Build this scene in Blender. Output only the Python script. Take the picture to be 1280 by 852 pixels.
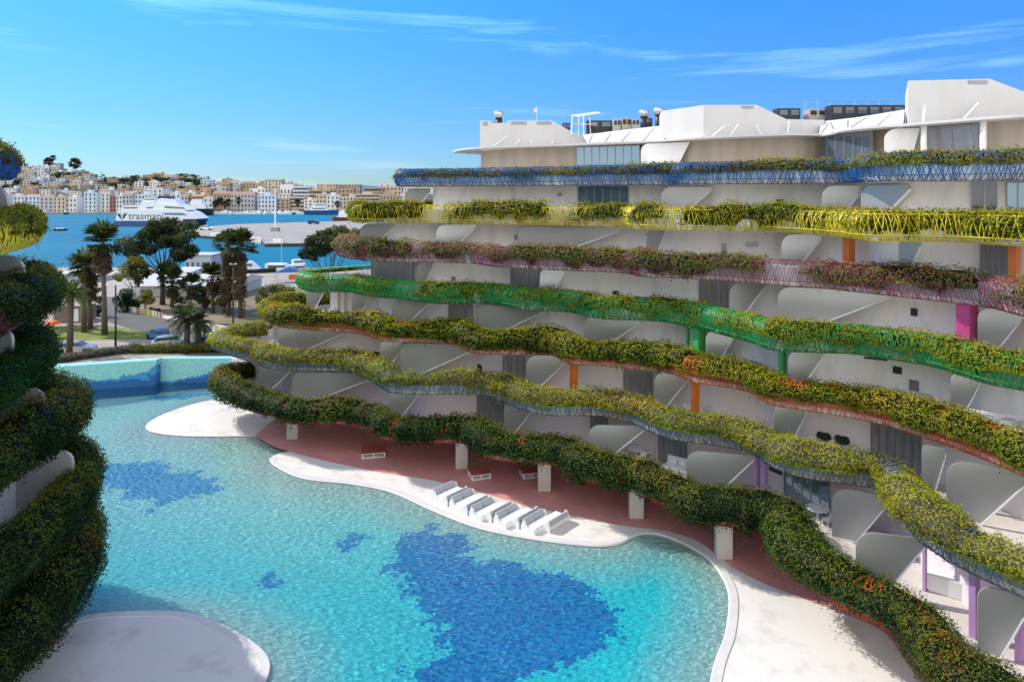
import bpy, bmesh, math, random
import numpy as np
from mathutils import Vector, Matrix

random.seed(7)
RNG = np.random.default_rng(11)
S = bpy.context.scene
COL = S.collection
for _o in list(bpy.data.objects):
    bpy.data.objects.remove(_o)

# ------------------------------------------------------------------ camera, sky, sun
F, VH, CX, H = 853.0, 243.0, 640.0, 21.2      # focal length in px of a 1280 wide frame, eye line row, eye height
cam_d = bpy.data.cameras.new('camera')
cam = bpy.data.objects.new('camera', cam_d); COL.objects.link(cam)
cam.location = (0, 0, H); cam.rotation_euler = (math.radians(90), 0, 0)
cam_d.sensor_width = 36; cam_d.lens = 36 * F / 1280; cam_d.shift_y = -(426 - VH) / 1280
cam_d.clip_start = 0.5; cam_d.clip_end = 12000
S.camera = cam

SUN_EL = math.radians(40)
SX, SY = -0.885, 0.465
SUN_DIR = Vector((SX * math.cos(SUN_EL), SY * math.cos(SUN_EL), math.sin(SUN_EL))).normalized()
sun_d = bpy.data.lights.new('sun', 'SUN'); sun_d.energy = 3.2; sun_d.angle = math.radians(0.53); sun_d.color = (1, .94, .84)
sun = bpy.data.objects.new('sun', sun_d); COL.objects.link(sun)
sun.rotation_euler = SUN_DIR.to_track_quat('Z', 'Y').to_euler(); sun.location = (-60, 30, 80)

W = bpy.data.worlds.new('World'); S.world = W; W.use_nodes = True
nt = W.node_tree; nt.nodes.clear()
def N(t, kind, **kw):
    n = t.nodes.new(kind)
    for k, v in kw.items():
        if k.startswith('i_'):
            key = k[2:]
            key = int(key) if key.isdigit() else key.replace('_', ' ')
            n.inputs[key].default_value = v
        else: setattr(n, k, v)
    return n
def LK(t, a, ao, b, bi): t.links.new(a.outputs[ao], b.inputs[bi])
sky = N(nt, 'ShaderNodeTexSky', sky_type='NISHITA', sun_disc=False, sun_elevation=SUN_EL,
        sun_rotation=math.atan2(SX, SY), altitude=0, air_density=1.0, dust_density=0.2, ozone_density=2.0)
hsv = N(nt, 'ShaderNodeMixRGB', blend_type='MULTIPLY', i_Fac=1.0, i_Color2=(.85, .95, 1.05, 1))
LK(nt, sky, 0, hsv, 'Color1')
tc = N(nt, 'ShaderNodeTexCoord')
mp = N(nt, 'ShaderNodeMapping'); mp.inputs['Scale'].default_value = (1.3, 1.3, 17); mp.inputs['Rotation'].default_value = (0.02, -0.03, 0.9)
LK(nt, tc, 'Generated', mp, 'Vector')
nz = N(nt, 'ShaderNodeTexNoise', i_Scale=1.6, i_Detail=7.0, i_Roughness=0.6, i_Distortion=0.4)
LK(nt, mp, 0, nz, 'Vector')
rp = N(nt, 'ShaderNodeValToRGB'); rp.color_ramp.elements[0].position = .56; rp.color_ramp.elements[1].position = .80
rp.color_ramp.elements[1].color = (.5, .5, .5, 1)
LK(nt, nz, 'Fac', rp, 0)
mx = N(nt, 'ShaderNodeMixRGB', i_Color2=(16, 12, 9.5, 1)); LK(nt, rp, 0, mx, 'Fac'); LK(nt, hsv, 0, mx, 'Color1')
# deep azure near the horizon, paler and brighter overhead; the unseen upper part is tuned for fill
sz_ = N(nt, 'ShaderNodeSeparateXYZ'); LK(nt, tc, 'Generated', sz_, 0)
gr_ = N(nt, 'ShaderNodeValToRGB'); e_ = gr_.color_ramp.elements
e_[0].position = 0.0; e_[0].color = (.19, .25, .315, 1); e_[1].position = .78; e_[1].color = (.62, .70, .82, 1)
q_ = e_.new(.10); q_.color = (.158, .28, .44, 1); q_ = e_.new(.28); q_.color = (.125, .375, .71, 1); q_ = e_.new(.45); q_.color = (.45, .58, .80, 1)
LK(nt, sz_, 2, gr_, 0)
m2_ = N(nt, 'ShaderNodeMixRGB', blend_type='MULTIPLY', i_Fac=1.0); LK(nt, mx, 0, m2_, 'Color1'); LK(nt, gr_, 0, m2_, 'Color2')
m3_ = N(nt, 'ShaderNodeMixRGB', blend_type='MULTIPLY', i_Fac=1.0, i_Color2=(1.5, 1.5, 1.5, 1)); LK(nt, m2_, 0, m3_, 'Color1')
# added fill: unseen half of the sky behind the viewer brightened to white
bk_ = N(nt, 'ShaderNodeMapRange', interpolation_type='SMOOTHSTEP'); bk_.inputs['From Min'].default_value = -.02; bk_.inputs['From Max'].default_value = -.55; LK(nt, sz_, 1, bk_, 'Value')
nb_ = N(nt, 'ShaderNodeTexNoise', i_Scale=2.2, i_Detail=5.0); LK(nt, tc, 'Generated', nb_, 'Vector')
rb_ = N(nt, 'ShaderNodeValToRGB'); rb_.color_ramp.elements[0].position = .30; rb_.color_ramp.elements[1].position = .52; rb_.color_ramp.elements[0].color = (.7, .7, .7, 1); LK(nt, nb_, 'Fac', rb_, 0)
mb_ = N(nt, 'ShaderNodeMath', operation='MULTIPLY'); LK(nt, bk_, 0, mb_, 0); LK(nt, rb_, 0, mb_, 1)
m4_ = N(nt, 'ShaderNodeMixRGB', i_Color2=(8.0, 7.9, 7.7, 1)); LK(nt, mb_, 0, m4_, 'Fac'); LK(nt, m3_, 0, m4_, 'Color1')
bg = N(nt, 'ShaderNodeBackground', i_Strength=0.15); LK(nt, m4_, 0, bg, 'Color')
wo = N(nt, 'ShaderNodeOutputWorld'); LK(nt, bg, 0, wo, 'Surface')

S.view_settings.view_transform = 'Standard'; S.view_settings.look = 'None'
S.view_settings.exposure = 0.60; S.view_settings.gamma = 1.0
try: S.view_settings.use_curve_mapping = False
except Exception: pass
S.render.engine = 'CYCLES'
S.cycles.max_bounces = 10; S.cycles.diffuse_bounces = 8; S.cycles.transparent_max_bounces = 12; S.cycles.use_denoising = True
S.cycles.sample_clamp_indirect = 8.0

# ------------------------------------------------------------------ helpers
def P(u, v, z=0.0):
    d = F * (H - z) / (v - VH); return ((u - CX) / F * d, d, z)
def PD(u, d, z=0.0): return ((u - CX) / F * d, d, z)
def P2(u, v, z=0.0): return P(u, v, z)[:2]

def mat(name, col, rough=.6, metal=0., var=.0, vscale=2., bump=0., bscale=20., col2=None, spec=.5, stretch=None, thr=(.35, .7)):
    m = bpy.data.materials.new(name); m.use_nodes = True; t = m.node_tree
    b = t.nodes['Principled BSDF']
    b.inputs['Roughness'].default_value = rough; b.inputs['Metallic'].default_value = metal
    b.inputs['Specular IOR Level'].default_value = spec
    c = (*col, 1); b.inputs['Base Color'].default_value = c
    if var > 0 or col2:
        g = N(t, 'ShaderNodeTexCoord'); src = (g, 'Object')
        if stretch:
            mm = N(t, 'ShaderNodeMapping'); mm.inputs['Scale'].default_value = stretch; LK(t, g, 'Object', mm, 'Vector'); src = (mm, 0)
        n = N(t, 'ShaderNodeTexNoise', i_Scale=vscale, i_Detail=6.0, i_Roughness=.62); LK(t, src[0], src[1], n, 'Vector')
        r = N(t, 'ShaderNodeValToRGB'); e = r.color_ramp.elements
        e[0].position, e[1].position = thr
        c2 = col2 if col2 else tuple(x * (1 - var) for x in col)
        e[0].color = (*c2, 1); e[1].color = c
        LK(t, n, 'Fac', r, 0); LK(t, r, 0, b, 'Base Color')
    if bump > 0:
        g2 = N(t, 'ShaderNodeTexCoord'); n2 = N(t, 'ShaderNodeTexNoise', i_Scale=bscale, i_Detail=4.0); LK(t, g2, 'Object', n2, 'Vector')
        bp = N(t, 'ShaderNodeBump', i_Strength=bump, i_Distance=.05); LK(t, n2, 'Fac', bp, 'Height'); LK(t, bp, 0, b, 'Normal')
    return m

def leaf_mat(name, trans=.42, rough=.55):
    m = bpy.data.materials.new(name); m.use_nodes = True; t = m.node_tree; b = t.nodes['Principled BSDF']
    a = N(t, 'ShaderNodeAttribute', attribute_name='Col'); LK(t, a, 'Color', b, 'Base Color')
    b.inputs['Roughness'].default_value = rough; b.inputs['Specular IOR Level'].default_value = .12
    tr = N(t, 'ShaderNodeBsdfTranslucent'); LK(t, a, 'Color', tr, 'Color')
    ms = N(t, 'ShaderNodeMixShader', i_Fac=trans); out = t.nodes['Material Output']
    LK(t, b, 0, ms, 1); LK(t, tr, 0, ms, 2); LK(t, ms, 0, out, 'Surface'); return m

class MB:
    def __init__(s): s.v = []; s.f = []; s.m = []
    def add(s, vs, fs, mi=0):
        k = len(s.v); s.v += [tuple(p) for p in vs]
        for f in fs: s.f.append([i + k for i in f]); s.m.append(mi)
    def box(s, c, size, mi=0, rz=0., ax=None):
        x, y, z = (q / 2 for q in size); ca, sa = math.cos(rz), math.sin(rz)
        pts = []
        for dz in (-z, z):
            for dx, dy in ((-x, -y), (x, -y), (x, y), (-x, y)):
                pts.append((c[0] + dx * ca - dy * sa, c[1] + dx * sa + dy * ca, c[2] + dz))
        s.add(pts, [(3, 2, 1, 0), (4, 5, 6, 7), (0, 1, 5, 4), (1, 2, 6, 5), (2, 3, 7, 6), (3, 0, 4, 7)], mi)
    def prism(s, poly, z0, z1, mi=0, cap=True):      # horizontal outline pulled up
        n = len(poly)
        a = sum(poly[i][0] * poly[(i + 1) % n][1] - poly[(i + 1) % n][0] * poly[i][1] for i in range(n))
        if a < 0: poly = poly[::-1]
        vs = [(p[0], p[1], z0) for p in poly] + [(p[0], p[1], z1) for p in poly]
        fs = [(i, (i + 1) % n, n + (i + 1) % n, n + i) for i in range(n)]
        if cap: fs += [tuple(range(n, 2 * n)), tuple(range(n - 1, -1, -1))]
        s.add(vs, fs, mi)
    def sheet(s, poly, z, mi=0):
        n = len(poly)
        a = sum(poly[i][0] * poly[(i + 1) % n][1] - poly[(i + 1) % n][0] * poly[i][1] for i in range(n))
        if a < 0: poly = poly[::-1]
        s.add([(p[0], p[1], z) for p in poly], [tuple(range(n))], mi)
    def plate(s, pts, off, mi=0):                     # any planar outline pulled along a vector
        n = len(pts); o = Vector(off)
        vs = [Vector(p) for p in pts] + [Vector(p) + o for p in pts]
        fs = [tuple(range(n - 1, -1, -1)), tuple(range(n, 2 * n))] + [(i, (i + 1) % n, n + (i + 1) % n, n + i) for i in range(n)]
        s.add(vs, fs, mi)
    def tube(s, pts, rad, k=6, mi=0, cap=True):
        pts = [Vector(p) for p in pts]
        if not hasattr(rad, '__len__'): rad = [rad] * len(pts)
        base = len(s.v); up = Vector((0, 0, 1))
        for i, p in enumerate(pts):
            t = (pts[min(i + 1, len(pts) - 1)] - pts[max(i - 1, 0)]).normalized()
            a = t.cross(up if abs(t.z) < .9 else Vector((1, 0, 0))).normalized(); b = t.cross(a)
            for j in range(k):
                q = 2 * math.pi * j / k; w = p + (a * math.cos(q) + b * math.sin(q)) * rad[i]; s.v.append(tuple(w))
        for i in range(len(pts) - 1):
            for j in range(k):
                s.f.append([base + i * k + j, base + i * k + (j + 1) % k, base + (i + 1) * k + (j + 1) % k, base + (i + 1) * k + j]); s.m.append(mi)
        if cap:
            s.f.append([base + j for j in range(k)][::-1]); s.m.append(mi)
            s.f.append([base + (len(pts) - 1) * k + j for j in range(k)]); s.m.append(mi)
    def strip(s, a, b, mi=0):                         # quads between two polylines
        n = len(a); s.add(list(a) + list(b), [(i, i + 1, n + i + 1, n + i) for i in range(n - 1)], mi)
    def build(s, name, mats, parent=None, smooth=False, origin=None):
        me = bpy.data.meshes.new(name)
        vs = s.v
        if origin is not None: vs = [(p[0] - origin[0], p[1] - origin[1], p[2] - origin[2]) for p in s.v]
        me.from_pydata(vs, [], s.f)
        mats = mats if isinstance(mats, (list, tuple)) else [mats]
        for m in mats: me.materials.append(m)
        me.polygons.foreach_set('material_index', s.m)
        if smooth: me.polygons.foreach_set('use_smooth', [True] * len(s.f))
        bm = bmesh.new(); bm.from_mesh(me); bmesh.ops.recalc_face_normals(bm, faces=bm.faces); bm.to_mesh(me); bm.free()
        o = bpy.data.objects.new(name, me); COL.objects.link(o)
        if parent: o.parent = parent
        if origin is not None: o.location = origin
        return o

def np_mesh(name, V, Q, cols, m, parent=None, loc=None):
    """quads from numpy arrays, per point colour"""
    me = bpy.data.meshes.new(name); nv, nq, k = len(V), len(Q), Q.shape[1]
    me.vertices.add(nv); me.vertices.foreach_set('co', np.ascontiguousarray(V, dtype=np.float32).ravel())
    me.loops.add(nq * k); me.loops.foreach_set('vertex_index', np.ascontiguousarray(Q, dtype=np.int32).ravel())
    me.polygons.add(nq); me.polygons.foreach_set('loop_start', np.arange(0, nq * k, k, dtype=np.int32))
    if cols is not None:
        at = me.attributes.new('Col', 'FLOAT_COLOR', 'POINT')
        at.data.foreach_set('color', np.ascontiguousarray(np.c_[cols, np.ones(nv)], dtype=np.float32).ravel())
    me.materials.append(m); me.update(calc_edges=True); me.validate()
    o = bpy.data.objects.new(name, me); COL.objects.link(o)
    if parent: o.parent = parent
    if loc is not None: o.location = loc
    return o

def tag(o, label=None, cat=None, group=None, kind=None):
    if label: o['label'] = label
    if cat: o['category'] = cat
    if group: o['group'] = group
    if kind: o['kind'] = kind
    return o
def empty(name, loc, rz=0., **kw):
    o = bpy.data.objects.new(name, None); COL.objects.link(o); o.location = loc; o.rotation_euler = (0, 0, rz)
    o.empty_display_size = .3
    return tag(o, **kw)
def dup(root, loc, rz=0., sc=1., **kw):
    kids = list(root.children)
    r = root.copy(); COL.objects.link(r); r.location = loc; r.rotation_euler = (0, 0, rz); r.scale = (sc, sc, sc) if not hasattr(sc, '__len__') else sc
    for ch in kids:
        c = ch.copy(); COL.objects.link(c); c.parent = r
        for g in ch.children:
            e = g.copy(); COL.objects.link(e); e.parent = c
    return tag(r, **kw)

# value noise, vectorised
_T = np.random.default_rng(5).random(4096)
def _h(i, j, k): return _T[((i * 73856093) ^ (j * 19349663) ^ (k * 83492791)) & 4095]
def vnoise(x, y, z):
    x, y, z = np.broadcast_arrays(np.asarray(x, float), np.asarray(y, float), np.asarray(z, float))
    xi, yi, zi = (np.floor(a).astype(np.int64) for a in (x, y, z)); fx, fy, fz = x - xi, y - yi, z - zi
    fx, fy, fz = (a * a * (3 - 2 * a) for a in (fx, fy, fz)); r = 0
    for a in (0, 1):
        for b in (0, 1):
            for c in (0, 1):
                r = r + _h(xi + a, yi + b, zi + c) * (fx if a else 1 - fx) * (fy if b else 1 - fy) * (fz if c else 1 - fz)
    return r
def sstep(a, b, x):
    t = np.clip((x - a) / (b - a), 0, 1); return t * t * (3 - 2 * t)

def resample(pts, step=.35, sig=.5):
    p = np.array(pts, float); n = len(p); out = []
    e = np.vstack([2 * p[0] - p[1], p, 2 * p[-1] - p[-2]])
    for i in range(n - 1):
        a, b, c, d = e[i:i + 4]; L = np.linalg.norm(c - b); k = max(3, int(L / .1))
        t = np.linspace(0, 1, k, endpoint=False)[:, None]
        q = .5 * ((2 * b) + (c - a) * t + (2 * a - 5 * b + 4 * c - d) * t ** 2 + (3 * b - a - 3 * c + d) * t ** 3); out.append(q)
    q = np.vstack(out + [p[-1:]])
    s = np.r_[0, np.cumsum(np.linalg.norm(np.diff(q, axis=0), axis=1))]
    m = int(s[-1] / step); ss = np.linspace(0, s[-1], m)
    q = np.c_[np.interp(ss, s, q[:, 0]), np.interp(ss, s, q[:, 1])]
    return smooth(q, sig / step)
def smooth(q, sig):
    if sig <= 0: return q
    r = int(3 * sig) + 1; w = np.exp(-.5 * (np.arange(-r, r + 1) / sig) ** 2); w /= w.sum()
    e = np.vstack([2 * q[0] - q[1:r + 1][::-1], q, 2 * q[-1] - q[-r - 1:-1][::-1]]) if len(q) > r + 1 else q
    if e is q: return q
    return np.c_[np.convolve(e[:, 0], w, 'valid'), np.convolve(e[:, 1], w, 'valid')]
def normals(q):
    t = np.gradient(q, axis=0); t /= np.linalg.norm(t, axis=1)[:, None] + 1e-9
    return np.c_[t[:, 1], -t[:, 0]]
def ray_hit(q, u):
    """first point of a plan curve on the sight line of a column"""
    uu = CX + F * q[:, 0] / q[:, 1]
    for i in range(len(q) - 1):
        if (uu[i] - u) * (uu[i + 1] - u) <= 0 and uu[i] != uu[i + 1]:
            f = (u - uu[i]) / (uu[i + 1] - uu[i]); return q[i] * (1 - f) + q[i + 1] * f
    return q[0] if abs(uu[0] - u) < abs(uu[-1] - u) else q[-1]

def leaf_arrays(pts, nrm, size, rng, aspect=.55):
    n = len(pts); r = rng.normal(size=(n, 3)); nn = nrm + r * .55; nn /= np.linalg.norm(nn, axis=1)[:, None] + 1e-9
    a = np.cross(nn, rng.normal(size=(n, 3))); a /= np.linalg.norm(a, axis=1)[:, None] + 1e-9; b = np.cross(nn, a)
    sz = np.asarray(size).reshape(-1, 1) * rng.uniform(.7, 1.35, (n, 1))
    V = np.stack([pts - a * sz * .6, pts - b * sz * aspect * .55 + nn * sz * .12, pts + a * sz * .6, pts + b * sz * aspect * .55 + nn * sz * .12], 1).reshape(-1, 3)
    Q = np.arange(n * 4).reshape(n, 4); return V, Q
def pick_cols(pal, n, rng, bias=None):
    c = np.array([p[:3] for p in pal]); w = np.array([p[3] for p in pal], float)
    if bias is None: idx = rng.choice(len(pal), n, p=w / w.sum())
    else:
        cw = np.cumsum(w / w.sum()); r = np.clip(bias + rng.normal(0, .11, n), 0, .9999); idx = np.searchsorted(cw, r)
    return 1.95 * c[np.clip(idx, 0, len(pal) - 1)] * rng.uniform(.75, 1.25, (n, 1))

M = {}
M['leaf'] = leaf_mat('foliage'); M['core'] = mat('foliage_shade', (.022, .030, .010), .9)
M['white'] = mat('white_render', (.86, .84, .81), .7, var=.22, vscale=.9, stretch=(1, 1, .3), thr=(.25, .5), bump=.1, bscale=6)
M['floor_white'] = mat('terrace_floor', (.62, .58, .535), .6, var=.12, vscale=.8)
M['tan'] = mat('beige_concrete', (.46, .40, .32), .8, col2=(.34, .29, .22), vscale=.7, stretch=(1, 1, .12), bump=.2, bscale=5)
M['roofwhite'] = mat('roof_render', (.60, .59, .575), .75, col2=(.56, .53, .50), vscale=.45, stretch=(1, 1, .35), thr=(.3, .55), bump=.15, bscale=4)
M['fin'] = mat('brushed_panel', (.42, .43, .425), .28, .4, var=.08, vscale=.4)
M['edge'] = mat('white_edge', (.85, .85, .85), .4)
M['soil'] = mat('planter_soil', (.05, .04, .03), .9)
M['dark'] = mat('dark_metal', (.03, .032, .036), .5, .3)
M['frame'] = mat('window_frame', (.30, .31, .33), .4, .6)
M['glass'] = mat('window_glass', (.06, .085, .11), .06, .0, spec=1.0)
M['curtain'] = mat('curtain_glass', (.36, .35, .345), .18, 0, col2=(.16, .16, .17), vscale=3, stretch=(6, 6, .2), spec=.8)
M['mirror'] = mat('sky_glass', (.20, .30, .38), .05, .55, spec=1.0)
M['steel'] = mat('galvanised_steel', (.55, .56, .57), .35, .7)
M['black_cloth'] = mat('charcoal_cloth', (.02, .021, .022), .9)
M['cushion'] = mat('grey_cushion', (.42, .44, .46), .85, var=.1, vscale=6)
M['plastic_white'] = mat('white_lacquer', (.82, .82, .81), .35)
M['bark'] = mat('bark', (.11, .085, .062), .9, var=.35, vscale=4, bump=.5, bscale=14)
M['palmbark'] = mat('palm_bark', (.13, .10, .07), .9, var=.4, vscale=3, stretch=(1, 1, 5), bump=.6, bscale=10)

# ------------------------------------------------------------------ pool, deck
def mosaic(name, mode):
    m = bpy.data.materials.new(name); m.use_nodes = True; t = m.node_tree; b = t.nodes['Principled BSDF']
    g = N(t, 'ShaderNodeTexCoord')
    vo = N(t, 'ShaderNodeTexVoronoi', i_Scale=6.5); LK(t, g, 'Object', vo, 'Vector')
    vf = N(t, 'ShaderNodeTexVoronoi', i_Scale=1.3); LK(t, g, 'Object', vf, 'Vector')
    no = N(t, 'ShaderNodeTexNoise', i_Scale=.62, i_Detail=8.0, i_Roughness=.8); LK(t, vo, 'Position', no, 'Vector')
    sep = N(t, 'ShaderNodeSeparateColor'); LK(t, vo, 'Color', sep, 0)
    if mode == 'pool':
        sh = N(t, 'ShaderNodeAttribute', attribute_name='shore'); dp = N(t, 'ShaderNodeAttribute', attribute_name='deep'); pa = N(t, 'ShaderNodeAttribute', attribute_name='patch')
        c1 = N(t, 'ShaderNodeMixRGB', i_Color1=(.66, .85, .74, 1), i_Color2=(.04, .80, .84, 1)); LK(t, dp, 'Fac', c1, 'Fac')
        shn = N(t, 'ShaderNodeMath', operation='MULTIPLY_ADD', i_1=.35); LK(t, no, 'Fac', shn, 0); LK(t, sh, 'Fac', shn, 2)
        sr = N(t, 'ShaderNodeValToRGB'); sr.color_ramp.elements[0].position = .16; sr.color_ramp.elements[1].position = .75; LK(t, shn, 0, sr, 0)
        c2 = N(t, 'ShaderNodeMixRGB', i_Color1=(.74, .70, .62, 1)); LK(t, sr, 0, c2, 'Fac'); LK(t, c1, 0, c2, 'Color2')
        ad = N(t, 'ShaderNodeMath', operation='MULTIPLY_ADD', i_1=7.2, i_2=-3.75); LK(t, no, 'Fac', ad, 0)
        sm = N(t, 'ShaderNodeMath', operation='ADD'); LK(t, ad, 0, sm, 0); LK(t, pa, 'Fac', sm, 1)
        gt = N(t, 'ShaderNodeMath', operation='GREATER_THAN', i_1=0.0); LK(t, sm, 0, gt, 0)
        cb = N(t, 'ShaderNodeMixRGB', i_Color1=(.0, .13, .52, 1), i_Color2=(.0, .27, .70, 1)); LK(t, sep, 0, cb, 'Fac')
        cb2 = N(t, 'ShaderNodeMixRGB', i_Color2=(.05, .40, .72, 1)); LK(t, cb, 0, cb2, 'Color1')
        inv = N(t, 'ShaderNodeMath', operation='SUBTRACT', i_0=1.0); LK(t, dp, 'Fac', inv, 1)
        hf = N(t, 'ShaderNodeMath', operation='MULTIPLY', i_1=.7); LK(t, inv, 0, hf, 0); LK(t, hf, 0, cb2, 'Fac')
        jt = N(t, 'ShaderNodeMath', operation='MULTIPLY_ADD', i_1=.30, i_2=.68); LK(t, sep, 2, jt, 0); gt2 = N(t, 'ShaderNodeMath', operation='MULTIPLY'); LK(t, gt, 0, gt2, 0); LK(t, jt, 0, gt2, 1); gt = gt2
        c3 = N(t, 'ShaderNodeMixRGB'); LK(t, gt, 0, c3, 'Fac'); LK(t, c2, 0, c3, 'Color1'); LK(t, cb2, 0, c3, 'Color2')
        fin = c3
        # a second, rarer scatter of brick coloured stains
        n3 = N(t, 'ShaderNodeTexNoise', i_Scale=.23, i_Detail=5.0, i_Roughness=.7); LK(t, g, 'Object', n3, 'Vector')
        r3 = N(t, 'ShaderNodeValToRGB'); r3.color_ramp.elements[0].position = .66; r3.color_ramp.elements[1].position = .78; r3.color_ramp.elements[1].color = (.45, .45, .45, 1)
        LK(t, n3, 'Fac', r3, 0); c4 = N(t, 'ShaderNodeMixRGB', i_Color2=(.60, .46, .36, 1)); LK(t, r3, 0, c4, 'Fac'); LK(t, fin, 0, c4, 'Color1'); fin = c4
    else:
        mp_ = N(t, 'ShaderNodeMapping'); mp_.inputs['Scale'].default_value = (.8, .8, 1.7); mp_.inputs['Location'].default_value = (3.3, 0, .4) if mode == 'a' else (9.1, 0, 1.0); LK(t, vo, 'Position', mp_, 'Vector')
        n4 = N(t, 'ShaderNodeTexNoise', i_Scale=.26, i_Detail=4.0, i_Roughness=.55); LK(t, mp_, 0, n4, 'Vector')
        sx = N(t, 'ShaderNodeSeparateXYZ'); LK(t, vo, 'Position', sx, 0)
        gx_ = N(t, 'ShaderNodeMath', operation='MULTIPLY_ADD', i_1=-.17 if mode == 'a' else -.22, i_2=.16 if mode == 'a' else .20); LK(t, sx, 2, gx_, 0)  # darker towards the base: blue tiles plus a cast shadow painted in
        gy_ = N(t, 'ShaderNodeMath', operation='MULTIPLY_ADD', i_1=.018 if mode == 'a' else .03, i_2=.84 if mode == 'a' else 1.05); LK(t, sx, 0, gy_, 0)
        g1_ = N(t, 'ShaderNodeMath', operation='ADD'); LK(t, gx_, 0, g1_, 0); LK(t, gy_, 0, g1_, 1)
        g2_ = N(t, 'ShaderNodeMath', operation='ADD'); LK(t, g1_, 0, g2_, 0); LK(t, n4, 'Fac', g2_, 1)
        g3_ = N(t, 'ShaderNodeMath', operation='MULTIPLY', i_1=1.0); LK(t, g2_, 0, g3_, 0); n4 = g3_
        r4 = N(t, 'ShaderNodeValToRGB'); e = r4.color_ramp.elements; r4.color_ramp.interpolation = 'CONSTANT'
        e[0].position = 0; e[0].color = (.30, .66, .64, 1); e[1].position = .47 if mode == 'a' else .53; e[1].color = (.05, .30, .58, 1)
        e2 = r4.color_ramp.elements.new(.56 if mode == 'a' else .62); e2.color = (.02, .13, .36, 1)
        LK(t, n4, 0, r4, 0); fin = r4
    jit = N(t, 'ShaderNodeMixRGB', blend_type='MULTIPLY', i_Fac=.22); LK(t, fin, 0, jit, 'Color1')
    gr = N(t, 'ShaderNodeCombineColor'); [LK(t, sep, 1, gr, k) for k in range(3)]; LK(t, gr, 0, jit, 'Color2')
    LK(t, jit, 0, b, 'Base Color'); b.inputs['Roughness'].default_value = .5
    if mode == 'pool':
        mp2 = N(t, 'ShaderNodeMapping'); mp2.inputs['Scale'].default_value = (2.1, 3.0, 1); mp2.inputs['Rotation'].default_value = (0, 0, .5); LK(t, g, 'Object', mp2, 'Vector')
        nd = N(t, 'ShaderNodeTexNoise', i_Scale=.9, i_Detail=3.0); LK(t, mp2, 0, nd, 'Vector')
        va = N(t, 'ShaderNodeVectorMath', operation='MULTIPLY_ADD'); va.inputs[1].default_value = (.9, .9, .9); LK(t, nd, 'Color', va, 0); LK(t, mp2, 0, va, 2)
        vc = N(t, 'ShaderNodeTexVoronoi', feature='SMOOTH_F1', i_Scale=1.15, i_Smoothness=.35); LK(t, va, 0, vc, 'Vector')
        bp = N(t, 'ShaderNodeBump', i_Strength=.6, i_Distance=.24); LK(t, vc, 'Distance', bp, 'Height'); LK(t, bp, 0, b, 'Normal')
    return m
M['pool_floor'] = mosaic('pool_mosaic', 'pool')
def water_mat():
    m = bpy.data.materials.new('pool_water'); m.use_nodes = True; t = m.node_tree; t.nodes.remove(t.nodes['Principled BSDF'])
    g = N(t, 'ShaderNodeTexCoord'); mp2 = N(t, 'ShaderNodeMapping'); mp2.inputs['Scale'].default_value = (1, 1.7, 1); mp2.inputs['Rotation'].default_value = (0, 0, .35)
    LK(t, g, 'Object', mp2, 'Vector')
    n = N(t, 'ShaderNodeTexNoise', i_Scale=2.7, i_Detail=5.0, i_Roughness=.6, i_Distortion=.6); LK(t, mp2, 0, n, 'Vector')
    bp = N(t, 'ShaderNodeBump', i_Strength=.65, i_Distance=.12); LK(t, n, 'Fac', bp, 'Height')
    fr = N(t, 'ShaderNodeFresnel', i_IOR=1.33); LK(t, bp, 0, fr, 'Normal')
    tr = N(t, 'ShaderNodeBsdfTransparent', i_Color=(.80, .985, .985, 1)); gl = N(t, 'ShaderNodeBsdfGlossy', i_Roughness=.06); LK(t, bp, 0, gl, 'Normal')
    ms = N(t, 'ShaderNodeMixShader'); LK(t, fr, 0, ms, 0); LK(t, tr, 0, ms, 1); LK(t, gl, 0, ms, 2); LK(t, ms, 0, t.nodes['Material Output'], 'Surface'); return m
M['pool_water'] = water_mat()
M['sand'] = mat('white_beach', (.65, .62, .575), .8, col2=(.50, .46, .40), vscale=.5, thr=(.25, .48), bump=.25, bscale=9)
M['rim'] = mat('pale_rim', (.62, .60, .57), .6, var=.12, vscale=1.2, bump=.1)
M['pink'] = mat('red_paving', (.60, .28, .26), .6, col2=(.50, .22, .205), vscale=.4, thr=(.3, .65), bump=.1, bscale=10)

edge_px = [(330, 478), (300, 487), (275, 497), (240, 505), (205, 517), (183, 530), (188, 539), (222, 544), (270, 545), (318, 545), (362, 553), (375, 561),
           (350, 566), (338, 572), (346, 582), (380, 597), (440, 604), (490, 614), (540, 636), (590, 656), (640, 668), (700, 677), (750, 681), (778, 677), (792, 668),
           (812, 665), (835, 670), (862, 682), (886, 697), (903, 718), (913, 745), (909, 790), (897, 822), (890, 852), (884, 900)]
E = resample([P2(*p) for p in edge_px], .3, .35)
isl_px = [(-60, 900), (10, 850), (40, 833), (68, 800), (100, 776), (165, 770), (225, 771), (270, 786), (310, 810), (327, 832), (318, 856), (290, 900), (200, 960)]
I = resample([P2(*p) for p in isl_px], .3, .35)
deck_poly = [tuple(p) for p in E] + [(14, 10), (60, 10), (60, 79), (-24, 79)]
isl_poly = [tuple(p) for p in I] + [(-16, 14), (-45, 14), (-45, 36), (-30, 36)]
mb = MB(); mb.prism(deck_poly, -2, 0); tag(mb.build('pool_deck', M['sand']), kind='structure')
mb = MB(); mb.prism(isl_poly, -2, 0.004); tag(mb.build('beach', M['sand']), kind='structure')
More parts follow.
